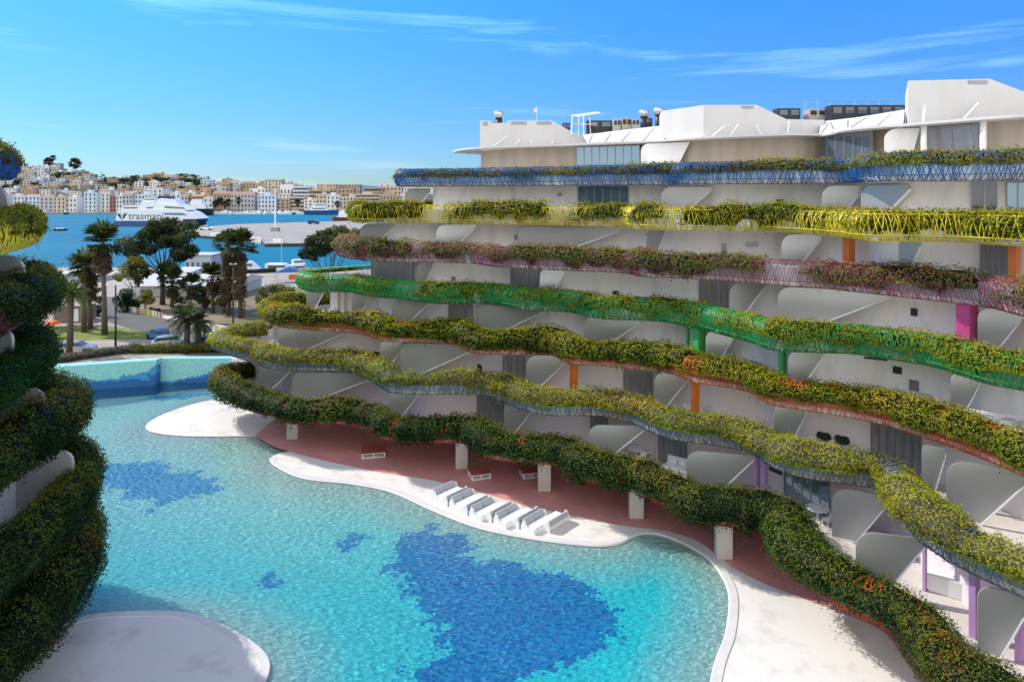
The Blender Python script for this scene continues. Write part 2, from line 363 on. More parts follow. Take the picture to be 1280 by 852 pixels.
# stepped rim along the waterline
def rim(q, i0, i1, w=.42, h=.09, z=0.0):
    n = normals(q); a = q[i0:i1]; nn = n[i0:i1]
    return a, nn
mb = MB()
def add_rim(q, sgn):
    n = normals(q) * sgn
    prof = [(.10, -.6), (.10, -.02), (.02, .045), (-.38, .05), (-.42, .0)]
    rows = [[(q[i, 0] + n[i, 0] * o, q[i, 1] + n[i, 1] * o, z) for i in range(len(q))] for o, z in prof]
    for a, b in zip(rows[:-1], rows[1:]): mb.strip(a, b)
    prof2 = [(-.85, .006), (-.95, .02), (-1.0, .006)]
dE = np.linalg.norm(E - np.array(P2(338, 572)), axis=1); k0 = int(dE.argmin())
add_rim(E[k0:], 1); add_rim(I, 1)
tag(mb.build('pool_rim', M['rim'], smooth=True), kind='structure')
pk = [(318, 544), (345, 559), (400, 574), (470, 589), (540, 600), (600, 615), (660, 632), (720, 645), (780, 657), (825, 662), (872, 676), (918, 710), (970, 735), (1030, 757), (1100, 786), (1125, 815), (1150, 852), (1185, 900)]
Kp = resample([P2(*p) for p in pk], .4, .3)
_t = M['pink'].node_tree; _b = _t.nodes['Principled BSDF']; _src = _b.inputs['Base Color'].links[0].from_node
_g = N(_t, 'ShaderNodeTexCoord'); _m = N(_t, 'ShaderNodeMapping'); _m.inputs['Rotation'].default_value = (0, 0, .72); LK(_t, _g, 'Object', _m, 'Vector')
_k = N(_t, 'ShaderNodeTexBrick', i_Scale=1.0, i_Mortar_Size=.012, i_Brick_Width=4.2, i_Row_Height=4.2, offset=0.0); _k.inputs['Color1'].default_value = (1, 1, 1, 1); _k.inputs['Color2'].default_value = (.94, .94, .94, 1); _k.inputs['Mortar'].default_value = (1.5, 1.7, 1.7, 1); LK(_t, _m, 0, _k, 'Vector')
_x = N(_t, 'ShaderNodeMixRGB', blend_type='MULTIPLY', i_Fac=1.0); LK(_t, _src, 0, _x, 'Color1'); LK(_t, _k, 'Color', _x, 'Color2'); LK(_t, _x, 0, _b, 'Base Color')
mb = MB(); mb.sheet([tuple(p) for p in Kp] + [(40, 24), (48, 40), (20, 70), (-22, 74)], .008); tag(mb.build('paving', M['pink']), kind='structure')
# faint light joints across the red paving
# pool floor grid
def seg_dist(px, py, q, closed=True):
    d = np.full(px.shape, 1e9); n = len(q)
    for i in range(n if closed else n - 1):
        a = q[i]; b = q[(i + 1) % n]; ex, ey = b[0] - a[0], b[1] - a[1]; L = ex * ex + ey * ey + 1e-9
        t = np.clip(((px - a[0]) * ex + (py - a[1]) * ey) / L, 0, 1)
        d = np.minimum(d, (px - a[0] - t * ex) ** 2 + (py - a[1] - t * ey) ** 2)
    return np.sqrt(d)
def inside(px, py, q):
    r = np.zeros(px.shape, bool); n = len(q)
    for i in range(n):
        x1, y1 = q[i]; x2, y2 = q[(i + 1) % n]
        c = ((y1 > py) != (y2 > py)) & (px < (x2 - x1) * (py - y1) / (y2 - y1 + 1e-12) + x1); r ^= c
    return r
patches_px = [[(484, 690), (500, 664), (515, 654), (540, 652), (575, 666), (605, 690), (645, 700), (695, 708), (735, 722), (772, 750), (778, 775), (745, 795), (705, 815), (650, 828), (610, 850), (560, 870), (520, 850), (512, 820), (545, 790), (552, 768), (520, 745), (500, 715)],
              [(104, 577), (130, 570), (165, 566), (205, 570), (245, 578), (277, 595), (272, 606), (232, 610), (192, 620), (165, 604), (118, 592)],
              [(410, 660), (432, 653), (453, 660), (432, 674)], [(316, 712), (338, 702), (362, 712), (347, 724), (324, 726)],
              [(150, 484), (200, 484), (275, 485), (250, 491), (205, 492)]]
gx = np.arange(-70, 24, .3); gy = np.arange(16, 79, .3); X, Y = np.meshgrid(gx, gy)
dist = np.minimum(seg_dist(X, Y, E, False), seg_dist(X, Y, I, False))
deep = np.clip(sstep(56, 36, Y) * .75 + sstep(-14, 8, X) * .4 * sstep(58, 44, Y), 0, 1)
pat = np.full(X.shape, -9.)
for pp in patches_px:
    q = [P2(*p) for p in pp]; sd = seg_dist(X, Y, q); sd = np.where(inside(X, Y, q), sd, -sd); pat = np.maximum(pat, sd)
Z = -.10 - np.clip(dist * .10, 0, 1.0)
Vp = np.c_[X.ravel(), Y.ravel(), Z.ravel()]; r_, c_ = X.shape; idx = np.arange(r_ * c_).reshape(r_, c_)
Qp = np.stack([idx[:-1, :-1], idx[:-1, 1:], idx[1:, 1:], idx[1:, :-1]], -1).reshape(-1, 4)
po = np_mesh('pool_floor', Vp, Qp, None, M['pool_floor']); tag(po, kind='structure')
po.data.polygons.foreach_set('use_smooth', [True] * len(po.data.polygons))
for nm, arr in (('shore', np.clip(dist / 7.0, 0, 1)), ('deep', deep), ('patch', np.clip(pat, -3, 3) * 1.0)):
    at = po.data.attributes.new(nm, 'FLOAT', 'POINT'); at.data.foreach_set('value', arr.ravel().astype(np.float32))
mb = MB(); mb.sheet([(-70, 16), (24, 16), (24, 79), (-70, 79)], -.05); tag(mb.build('pool_water', M['pool_water']), kind='structure')
# mosaic walls closing the pool
mb = MB(); A = [(-70, 70), P2(76, 490), P2(172, 482.5), P2(195, 481)]
mb.prism(A + [(A[-1][0], A[-1][1] + 1.2), (A[2][0], A[2][1] + 1.4), (A[1][0], A[1][1] + 1.4), (-70, 71.4)], -1.4, 2.75)
tag(mb.build('pool_wall', mosaic('mosaic_wall', 'a')), 'blue mosaic pool wall, shadow painted dark into its lower part, far left', 'wall')
mb = MB(); a = P2(195, 479.5); b = P2(287, 479.2)
mb.prism([(a[0] + .06, a[1] + .5), (b[0], b[1] + .5), (b[0], b[1] + 1.6), (a[0] + .06, a[1] + 1.6)], -1.4, 2.70)
tag(mb.build('pool_wall', mosaic('mosaic_wall_pale', 'b')), 'pale turquoise mosaic pool wall with one blue streak', 'wall')
mb = MB(); mb.prism([(b[0] + .02, b[1] + .4), (b[0] + 9, b[1] + 1.0), (b[0] + 9, b[1] + 2.2), (b[0] + .02, b[1] + 1.6)], -1.4, 2.68)
tag(mb.build('garden_wall', M['white']), 'plain white wall end between mosaic pool wall and hedge', 'wall')

# ------------------------------------------------------------------ planter bands
ZB = [None, 2.5, 5.7, 8.95, 12.2, 15.45, 18.7, 21.94]
BAND = {
 1: [(271, 65.4), (285, 61.6), (305, 59.3), (325, 57.8), (342, 57.2), (360, 55.4), (400, 55.4), (440, 55.1), (460, 54.2), (475, 52.1), (505, 51.3), (580, 51), (595, 49.7), (610, 48.2), (640, 47.5), (690, 47), (707, 46), (717, 44.8), (750, 43.8), (790, 43.2), (802, 42.3), (815, 41.2), (840, 40.7), (857, 39.1), (900, 38.3), (945, 37.8), (970, 37.2), (978, 35.4), (986, 33.9), (1010, 32.4), (1035, 31.3), (1060, 30.4), (1126, 28.7), (1147, 27), (1162, 26.2), (1200, 24.6), (1290, 22.6)],
 2: [(265, 68.5), (285, 65.4), (305, 63.6), (320, 62.7), (327, 60.9), (355, 59.8), (425, 59.6), (445, 58.2), (460, 56.7), (475, 54.6), (492, 53), (580, 52.7), (595, 52.7), (620, 51.4), (640, 49.7), (655, 48.6), (690, 47.6), (745, 47.6), (772, 46.9), (795, 45.7), (810, 44.4), (840, 42.9), (880, 42.2), (915, 41.4), (940, 40.6), (955, 39.1), (980, 37.8), (1015, 36.9), (1060, 36.3), (1102, 35.6), (1112, 33.7), (1125, 32.5), (1140, 30.8), (1160, 29.6), (1197, 28.2), (1235, 27.1), (1280, 26)],
 3: [(331, 67.8), (340, 63.7), (360, 62.2), (430, 60.4), (460, 58.7), (477, 56.8), (560, 56), (575, 53.9), (595, 52.2), (635, 51.9), (685, 51.9), (700, 50.2), (715, 48.8), (740, 48.7), (795, 47.6), (835, 46.5), (865, 44.3), (890, 43.6), (935, 42.1), (960, 39.6), (1010, 38.4), (1060, 37.3), (1110, 35.9), (1150, 34.3), (1180, 33.2), (1212, 32), (1230, 31.3), (1280, 29.4)],
 4: [(372, 66), (385, 63), (400, 62.4), (432, 62.9), (460, 60), (497, 58.6), (547, 56), (605, 56.4), (650, 53.3), (685, 52.6), (712, 51.9), (750, 49.2), (820, 48.3), (870, 45.7), (900, 43.6), (937, 41.3), (955, 39.6), (990, 38.8), (1060, 38.4), (1080, 38), (1115, 36.9), (1165, 35.5), (1185, 34.4), (1210, 33.2), (1235, 32.1), (1280, 31.1)],
 5: [(420, 64.5), (428, 62), (447, 59.8), (500, 58), (580, 57), (620, 53.9), (685, 51.9), (770, 50), (795, 48), (810, 47.2), (890, 45.8), (955, 43.6), (1020, 41.9), (1065, 40.2), (1110, 38.6), (1195, 35.9), (1235, 34.5), (1280, 31.8)],
 6: [(437, 63), (447, 60), (500, 60.3), (660, 56), (775, 52), (790, 49.6), (840, 47.4), (952, 45.9), (1015, 42.6), (1055, 39.5), (1085, 36.8), (1185, 35.8), (1280, 32.8)],
 7: [(496, 65), (504, 62.5), (560, 61), (640, 58), (820, 52), (840, 51), (865, 49), (960, 46.5), (1055, 44), (1085, 39), (1180, 36.5), (1280, 35)],
}
LB = {
 1: [(-18.3, 24), (-19.0, 29.5), (-20.4, 34), (-23, 37.8), (-26.5, 39.5), (-34, 41)],
 2: [(-18.7, 25), (-19.5, 31), (-20.5, 34.5), (-22.8, 38), (-26.5, 39.7), (-34, 41)],
 3: [(-19.8, 26), (-20.9, 31), (-21.7, 35), (-23.6, 38), (-27, 39.6), (-34, 41)],
 4: [(-20, 26.7), (-21.5, 31), (-22.8, 34.5), (-24.7, 37), (-28, 38.6), (-34, 40)],
 5: [(-19.5, 26), (-21, 31), (-22, 33.5), (-24.2, 36.6), (-27.5, 38), (-34, 40)],
 6: [(-19.2, 25.5), (-21, 30), (-22.3, 33), (-24.5, 36.2), (-28, 37.7), (-34, 39)],
 7: [(-20, 26), (-22, 30.5), (-23.7, 33.5), (-25.8, 36.2), (-29, 37.4), (-34, 39)],
}
CURVE, LCURVE, TIP = {}, {}, {}
for k in range(1, 8):
    pts = [PD(u, d)[:2] for u, d in BAND[k]]
    p0 = pts[0]; hook = [(p0[0] + 6.5, p0[1] + 7.5), (p0[0] + 3.2, p0[1] + 5.0), (p0[0] + .7, p0[1] + 2.4)]
    e = np.array(pts[-1]); dr = e - np.array(pts[-3]); dr /= np.linalg.norm(dr); pts += [tuple(e + dr * 4), tuple(e + dr * 9)]
    CURVE[k] = resample(hook + pts, .35, .42)
    TIP[k] = int(np.linalg.norm(CURVE[k] - np.array(p0), axis=1).argmin())
    LB[k] = [(x - .75, y) for x, y in LB[k]]; l0 = LB[k][0]
    LCURVE[k] = resample([(-18, -12), (-17.8, 0), (-18.1, 12), (-18.7 if l0[0] > -19.5 else -19.1, 19)] + LB[k], .35, .42)

pal_olive = [(.012, .022, .005, 2), (.028, .042, .007, 3), (.066, .078, .008, 3), (.125, .125, .008, 4), (.21, .19, .012, 3), (.13, .10, .035, 1)]
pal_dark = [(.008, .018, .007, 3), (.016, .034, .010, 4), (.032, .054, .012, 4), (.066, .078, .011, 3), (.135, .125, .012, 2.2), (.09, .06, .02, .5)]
pal_dry = [(.035, .026, .018, 2), (.05, .042, .02, 2), (.05, .055, .014, 2), (.10, .10, .015, 3), (.16, .15, .02, 2), (.15, .10, .05, 1)]
pal_grey = [(.13, .115, .085, 1.6), (.045, .05, .014, 1.5), (.085, .095, .010, 2.4), (.145, .145, .010, 3.4), (.22, .205, .015, 3), (.24, .21, .12, .7)]
pal_gold = [(.02, .07, .01, 2), (.05, .09, .01, 2), (.10, .11, .008, 3), (.15, .15, .01, 4), (.21, .19, .015, 2)]
pal_purple = [(.030, .030, .014, 2), (.05, .055, .02, 3), (.09, .09, .03, 3), (.13, .12, .03, 3), (.15, .035, .06, 1.5), (.20, .17, .11, 1)]
LV = {  # rods, parapet, palette, lowest leaves (least, most), top, gap, depth, rod pitch
 1: dict(cn='red', rod=(.55, .07, .012), par=(.55, .42, .38), pal=pal_dark, lo=(-.25, .30), top=1.62, gap=.02, a=.92, cover=1.0, pitch=.34),
 2: dict(cn='slate blue', rod=(.10, .13, .18), par=(.40, .48, .55), pal=pal_grey, lo=(.72, 1.28), top=1.46, gap=.04, a=.80, cover=.9, pitch=.30),
 3: dict(cn='orange', rod=(.60, .11, .012), par=(.46, .16, .08), pal=pal_olive, lo=(.30, .95), top=1.58, gap=.03, a=.88, cover=1.0, pitch=.30),
 4: dict(cn='green', rod=(.015, .25, .05), par=(.50, .62, .60), pal=pal_gold, lo=(.35, .95), top=1.36, gap=.22, a=.60, cover=.62, pitch=.16),
 5: dict(cn='burgundy', rod=(.26, .05, .10), par=(.60, .58, .62), pal=pal_purple, lo=(.10, 1.0), top=1.46, gap=.16, a=.60, cover=.85, pitch=.26),
 6: dict(cn='yellow', rod=(.62, .52, .02), par=(.72, .71, .66), pal=pal_olive, lo=(.15, 1.0), top=1.46, gap=.17, a=.58, cover=.85, pitch=.36),
 7: dict(cn='blue', rod=(.012, .10, .32), par=(.42, .56, .72), pal=pal_dry, lo=(.9, 1.25), top=1.16, gap=.05, a=.52, cover=.9, pitch=.24),
}
for k, L in LV.items():
    L['mrod'] = mat('lattice_' + L['cn'].replace(' ', '_'), L['rod'], .45, .0)
    L['mpar'] = mat('parapet_' + L['cn'].replace(' ', '_'), L['par'], .32, .45, var=.25, vscale=.8, stretch=(2, 2, .4))

PROF = np.array([(-.30, -.02), (-.08, .04), (.12, .32), (.18, .74), (.10, 1.18), (-.18, 1.52), (-.62, 1.64), (-1.1, 1.50)])
PL = np.r_[0, np.cumsum(np.linalg.norm(np.diff(PROF, axis=0), axis=1))]; PL /= PL[-1]
def prof_at(t): return np.stack([np.interp(t, PL, PROF[:, 0]), np.interp(t, PL, PROF[:, 1])], -1)
def cv(q, n, s, step): 
    i = np.clip(s / step, 0, len(q) - 1.001); a = i.astype(int); f = (i - a)[..., None]
    p = q[a] * (1 - f) + q[a + 1] * f; m = n[a] * (1 - f) + n[a + 1] * f
    return p, m / (np.linalg.norm(m, axis=-1, keepdims=True) + 1e-9)
def step_of(q): return np.linalg.norm(np.diff(q, axis=0), axis=1).mean()

def lattice(q, zb, pitch, r, m, parent, rng):
    n = normals(q); st = step_of(q); Lt = st * (len(q) - 1); K = 9
    Vs, Qs, base = [], [], 0
    for fam in (1, -1):
        pp_ = pitch * .72; s0 = np.arange(.4, Lt - .4, pp_); s0 = s0 + rng.normal(0, pp_ * .25, len(s0))
        t = np.linspace(0, 1, K)[None, :]; s0 = s0[rng.random(len(s0)) < .35 + 1.1 * vnoise(s0 / 2.1 + zb * 7, 0 * s0 + fam, 3.3)]; sh = fam * rng.uniform(.3, 1.2, (len(s0), 1))
        s = np.clip(s0[:, None] + sh * (t - .3), 0, Lt); tt = np.broadcast_to(t, s.shape)
        pr = prof_at(tt); p, nn = cv(q, n, s, st)
        jit = rng.normal(0, .03, s.shape)
        C = np.concatenate([p + nn * (pr[..., :1] + jit[..., None]), (zb + pr[..., 1:])], -1)
        T = np.gradient(C, axis=1); T /= np.linalg.norm(T, axis=2, keepdims=True) + 1e-9
        up = np.zeros_like(T); up[..., 2] = 1.; nx = np.concatenate([nn, np.zeros(nn.shape[:2] + (1,))], -1)
        a = np.cross(T, nx + up * .4); a /= np.linalg.norm(a, axis=2, keepdims=True) + 1e-9; b = np.cross(T, a)
        ring = np.stack([C + (a * math.cos(w) + b * math.sin(w)) * r for w in (0.5, 2.6, 4.7)], 2)
        R = len(s0); V = ring.reshape(-1, 3); id_ = np.arange(R * K * 3).reshape(R, K, 3)
        q_ = np.stack([id_[:, :-1], np.roll(id_[:, :-1], -1, 2), np.roll(id_[:, 1:], -1, 2), id_[:, 1:]], -1).reshape(-1, 4)
        Vs.append(V); Qs.append(q_ + base); base += len(V)
    # rails along the band
    for tt_ in (.02, .2, .62):
        pr = prof_at(np.array([tt_]))[0]; C = np.c_[q + n * pr[0], np.full(len(q), zb + pr[1])]
        nx = np.c_[n, np.zeros(len(n))]; up = np.array([0, 0, 1.])
        ring = np.stack([C + nx * r * 1.2, C + up * r * 1.2, C - nx * r * 1.2 - up * r * .6], 1); V = ring.reshape(-1, 3); id_ = np.arange(len(V)).reshape(-1, 3)
        q_ = np.stack([id_[:-1], np.roll(id_[:-1], -1, 1), np.roll(id_[1:], -1, 1), id_[1:]], -1).reshape(-1, 4)
        Vs.append(V); Qs.append(q_ + base); base += len(V)
    return np_mesh('lattice', np.vstack(Vs), np.vstack(Qs), None, m, parent)

def planter(q, zb, L, parent):
    n = normals(q); mb = MB()
    def row(o, z): return [(q[i, 0] + n[i, 0] * o, q[i, 1] + n[i, 1] * o, zb + z) for i in range(len(q))]
    r = [row(-.34, -.02), row(-.34, 1.20), row(-.44, 1.20), row(-.44, 1.08)]
    for a, b in zip(r[:-1], r[1:]): mb.strip(a, b, 0)
    mb.strip(row(-.44, 1.08), row(-1.22, 1.08), 1)
    r = [row(-1.22, 1.08), row(-1.22, 1.16), row(-1.32, 1.16), row(-1.32, .28)]
    for a, b in zip(r[:-1], r[1:]): mb.strip(a, b, 2)
    return mb.build('planter_band', [L['mpar'], M['soil'], M['white']], parent)

def hedge_mesh(name, q, zb, L, seed, leaf_k=1.0, dens=1.0):
    rng = np.random.default_rng(seed)
    n = normals(q); st = step_of(q); Lt = st * (len(q) - 1)
    cn, cz, a, top = -.55, .88, L['a'] * 1.26, L['top'] + .38; b = top - cz
    f0 = math.radians(-100); f1 = math.radians(200)
    sd = seed * 13.7
    def surf(s, ph):
        p, nn = cv(q, n, s, st)
        c0 = vnoise(s / 1.25 + sd, ph * .8 + 3, 1.3); cl = np.clip(1.25 * (1 - np.abs(2 * c0 - 1)) ** .8 * .75 + .25 * vnoise(s / 2.6 + sd, ph * .5, 6.1), 0, 1); cl2 = vnoise(s / .55 + sd, ph * 2.2, 8.1)
        hs = vnoise(s / 4.5 + sd, 0 * s, 4.4)
        rad = .56 + .48 * cl + .24 * cl2 + .38 * (hs - .5)
        no = cn + a * np.cos(ph) * rad; z = cz + b * np.sin(ph) * rad * (.9 + .3 * (hs - .5))
        hang = vnoise(s / 1.7 + sd, 0 * s, 2.2) * .65 + vnoise(s / .6 + sd, 0 * s, 7.7) * .35
        lo = L['lo'][0] + (L['lo'][1] * 1.15 - L['lo'][0]) * sstep(.25, .72, hang)
        under = ph < 0
        zl = np.where(under, cz + (z - cz) * (cz - lo) / (b * .95 + 1e-6), z)
        gapn = vnoise(s / 2.3 + sd + 50, 0 * s, 5.5)
        return p, nn, no, np.where(under, zl, z), cl, gapn, lo
    # soft body under the leaves, deep shade put into its dark colour
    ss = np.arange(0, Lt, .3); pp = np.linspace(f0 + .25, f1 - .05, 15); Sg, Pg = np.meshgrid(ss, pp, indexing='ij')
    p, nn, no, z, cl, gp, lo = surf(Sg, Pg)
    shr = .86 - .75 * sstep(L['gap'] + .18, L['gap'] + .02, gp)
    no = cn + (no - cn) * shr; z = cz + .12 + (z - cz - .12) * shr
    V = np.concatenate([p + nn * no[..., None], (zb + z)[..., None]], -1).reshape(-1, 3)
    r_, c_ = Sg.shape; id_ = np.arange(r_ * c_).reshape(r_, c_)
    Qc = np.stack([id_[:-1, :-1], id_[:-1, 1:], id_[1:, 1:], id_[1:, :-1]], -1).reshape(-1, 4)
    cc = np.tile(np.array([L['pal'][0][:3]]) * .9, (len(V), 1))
    # leaves
    dmean = np.linalg.norm(q, axis=1); size_s = np.clip(dmean * .0026, .075, .165) * leaf_k
    dens_s = 4.2 * dens / size_s ** 2
    per = dens_s * 2.4 * st; tot = int(per.sum()); cdf = np.cumsum(per); cdf /= cdf[-1]
    s = np.interp(rng.random(tot), np.r_[0, cdf], np.linspace(0, Lt, len(cdf) + 1)); ph = rng.uniform(f0, f1, tot)
    p, nn, no, z, cl, gp, lo = surf(s, ph)
    keep = (gp > L['gap'] + rng.uniform(0, .12, tot)) & (rng.random(tot) < (L['cover'] * (.55 + .6 * cl)))
    keep &= ~((gp < L['gap'] + .1) & (ph > .3) & (rng.random(tot) < .3))
    s, ph, p, nn, no, z, cl = (x[keep] for x in (s, ph, p, nn, no, z, cl)); m = len(s)
    ox, oz = np.cos(ph), np.sin(ph)
    j = rng.normal(0, .07, m) + (rng.random(m) < .08) * rng.uniform(.04, .26, m); no = no + ox * j; z = z + oz * j
    pos = np.c_[p + nn * no[:, None], zb + z]; nr = np.c_[nn * ox[:, None], oz]
    size = np.interp(s, np.linspace(0, Lt, len(size_s)), size_s)
    V2, Q2 = leaf_arrays(pos, nr, size, rng)
    topb = .30 + .34 * np.clip(oz, -1, 1) + .40 * (cl - .5) + .45 * (vnoise(s / 3.1, ph * .3, 9.9) - .5)  # light put into leaf colour: sunlit yellow tops, shadow-dark undersides
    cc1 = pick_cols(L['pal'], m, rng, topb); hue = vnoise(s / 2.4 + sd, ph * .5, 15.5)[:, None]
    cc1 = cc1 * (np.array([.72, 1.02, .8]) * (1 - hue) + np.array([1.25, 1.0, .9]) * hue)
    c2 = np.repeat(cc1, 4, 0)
    # stems trailing down over the front
    ns = int(Lt * 3.2); s3 = rng.uniform(0, Lt, ns); s3 = s3[vnoise(s3 / 1.1 + sd, 0 * s3, 31.) > .5]; kk = 9
    p3, n3, no3, z3, _, g3, lo3 = surf(s3, np.full(len(s3), -.25)); dn = np.linspace(0, 1, kk)[None, :] * rng.uniform(.25, .95, (len(s3), 1))
    P3 = np.concatenate([p3[:, None, :] + n3[:, None, :] * (no3[:, None, None] * .9 + rng.normal(0, .03, (len(s3), kk, 1))) + rng.normal(0, .05, (len(s3), kk, 2)), (zb + z3[:, None] - dn)[..., None]], -1)[g3 > L['gap']].reshape(-1, 3)
    N3 = np.repeat(np.c_[n3, np.zeros(len(n3))][g3 > L['gap']], kk, 0); sz3 = np.repeat(np.interp(s3, np.linspace(0, Lt, len(size_s)), size_s)[g3 > L['gap']], kk) * .9
    V3, Q3 = leaf_arrays(P3, N3, sz3, rng); C3 = np.repeat(pick_cols(L['pal'], len(P3), rng, np.full(len(P3), .5)), 4, 0)
    V2, Q2, c2 = np.vstack([V2, V3]), np.vstack([Q2, Q3 + len(V2)]), np.vstack([c2, C3])
    if L.get('flower') is not None:
        fl = (vnoise(s / .8 + sd, ph * 1.3, 12.) > .82) & (rng.random(m) < .18); c2[:4 * m][np.repeat(fl, 4)] = np.array(L['flower'])
    return np.vstack([V, V2]), np.vstack([Qc, Q2 + len(V)]), np.vstack([cc, c2])

LV[1]['flower'] = (.32, .05, .02); LV[5]['flower'] = (.15, .04, .07); LV[6]['flower'] = (.40, .34, .02)

ROOT = empty('apartment_building', (10, 50, 0), label='white terraced apartment block with seven bands of coloured planted balconies', cat='apartment building')
LROOT = empty('apartment_building', (-24, 20, 0), label='shaded planted apartment block whose curved balcony ends enter the picture', cat='apartment building')
def under(o, root):     # keep world coordinates while parented
    o.parent = root; o.matrix_parent_inverse = Matrix.Translation(-Vector(root.location)); return o

hl = {1: 'dark green hedge tumbling over the lowest, red balcony band above the beach',
      2: 'yellow green and dry grey hedge along the slate blue balcony band',
      3: 'dense olive hedge over the orange balcony band of the white block',
      4: 'thin golden trailing plants combed over the bright green balcony lattice',
      5: 'mixed grey green and burgundy shrubs along the burgundy balcony lattice',
      6: 'clumped leafy shrubs behind the bright yellow balcony lattice',
      7: 'low brownish hedge on the topmost, blue balcony band under the penthouse'}
ll = {1: 'dark hedge with rusty patches on the shaded lowest balcony end, beside the beach',
      2: 'dark leafy hedge on the second lowest shaded balcony end over the pool',
      3: 'dark hedge with sunlit yellow tips on the shaded orange balcony end',
      4: 'dark green grassy hedge combed over the shaded green balcony end',
      5: 'near black purple hedge on the shaded balcony end below the yellow one',
      6: 'hedge on the yellow latticed balcony end in front of the sea',
      7: 'brown topped hedge on the shaded blue balcony end against the sky'}
for side, CV, root, lab in (('r', CURVE, ROOT, hl), ('l', LCURVE, LROOT, ll)):
    for k in range(1, 8):
        L = dict(LV[k]); q = CV[k]; zb = ZB[k]
        if side == 'l':
            L['gap'] = -.2; L['lo'] = (-.55, .05); L['cover'] = 1.0; L['top'] += .3
            L['a'] *= 1.02 if k < 6 else .95
            if k > 5: L['lo'] = (.45, .9); L['top'] -= .3
            if k < 6: L['pal'] = pal_dark  # darker leaf colours paint in the shade on this block
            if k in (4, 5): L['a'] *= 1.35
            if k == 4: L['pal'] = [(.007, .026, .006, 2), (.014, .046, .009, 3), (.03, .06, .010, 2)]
        else:
            qq = q
        pb = under(planter(q, zb, L, None), root)
        lt = lattice(q, zb, L['pitch'], .036 if k == 6 else (.030 if k in (4, 1) else .023), L['mrod'], None, np.random.default_rng(k))
        lt.parent = pb
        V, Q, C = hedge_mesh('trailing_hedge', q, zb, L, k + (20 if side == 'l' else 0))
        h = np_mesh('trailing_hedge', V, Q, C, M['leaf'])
        tag(h, lab[k], 'hedge', 'hedges of the planted balconies')

# ------------------------------------------------------------------ floors, walls and panels of the white block
def shift(q, v): return q + np.array(v)[None, :]
WALL = {}
for k in range(1, 8):
    q = CURVE[k]; n = normals(q); fr = [tuple(p) for p in q - n * .02 * 0 + n * -.30]
    back = [(fr[-1][0] + 16, fr[-1][1] + 10), (fr[0][0] + 26, fr[0][1] + 2)]
    mb = MB(); mb.prism(fr + back, ZB[k] - .03, ZB[k] + .28)
    under(mb.build('floor_slab', M['floor_white']), ROOT)
    qs = smooth(q[TIP[k]:], 1.6 / .35) if k > 1 else smooth(q[TIP[k]:], 1.6 / .35)
    WALL[k - 1] = shift(qs[6:], (2.0, 2.0) if k < 5 else (2.5, 2.5))
def wall_obj(q, z0, z1, m, name='wall', th=.2):
    mb = MB(); e = [(q[0][0] + 7, q[0][1] + 9)]
    pts = [tuple(p) for p in e] + [tuple(p) for p in q]
    a = [(x, y, z0) for x, y in pts]; b = [(x, y, z1) for x, y in pts]; mb.strip(a, b)
    return under(mb.build(name, m), ROOT)
M['pinkwall'] = mat('pink_wall', (.55, .36, .35), .7, var=.15, vscale=.5)
WALL[0] = shift(WALL[0], (3.5, 3.5))
wall_obj(WALL[0], -.1, 2.47, M['pinkwall'])
M['lilac'] = mat('lilac_white_render', (.74, .66, .69), .7, var=.08, vscale=.6); M['blush'] = mat('blush_white_render', (.86, .78, .73), .7, var=.08, vscale=.6)
for k in range(1, 7): wall_obj(WALL[k], ZB[k] + .2, ZB[k + 1] - .03, M['lilac'] if k == 1 else M['blush'] if k == 2 else M['white'])

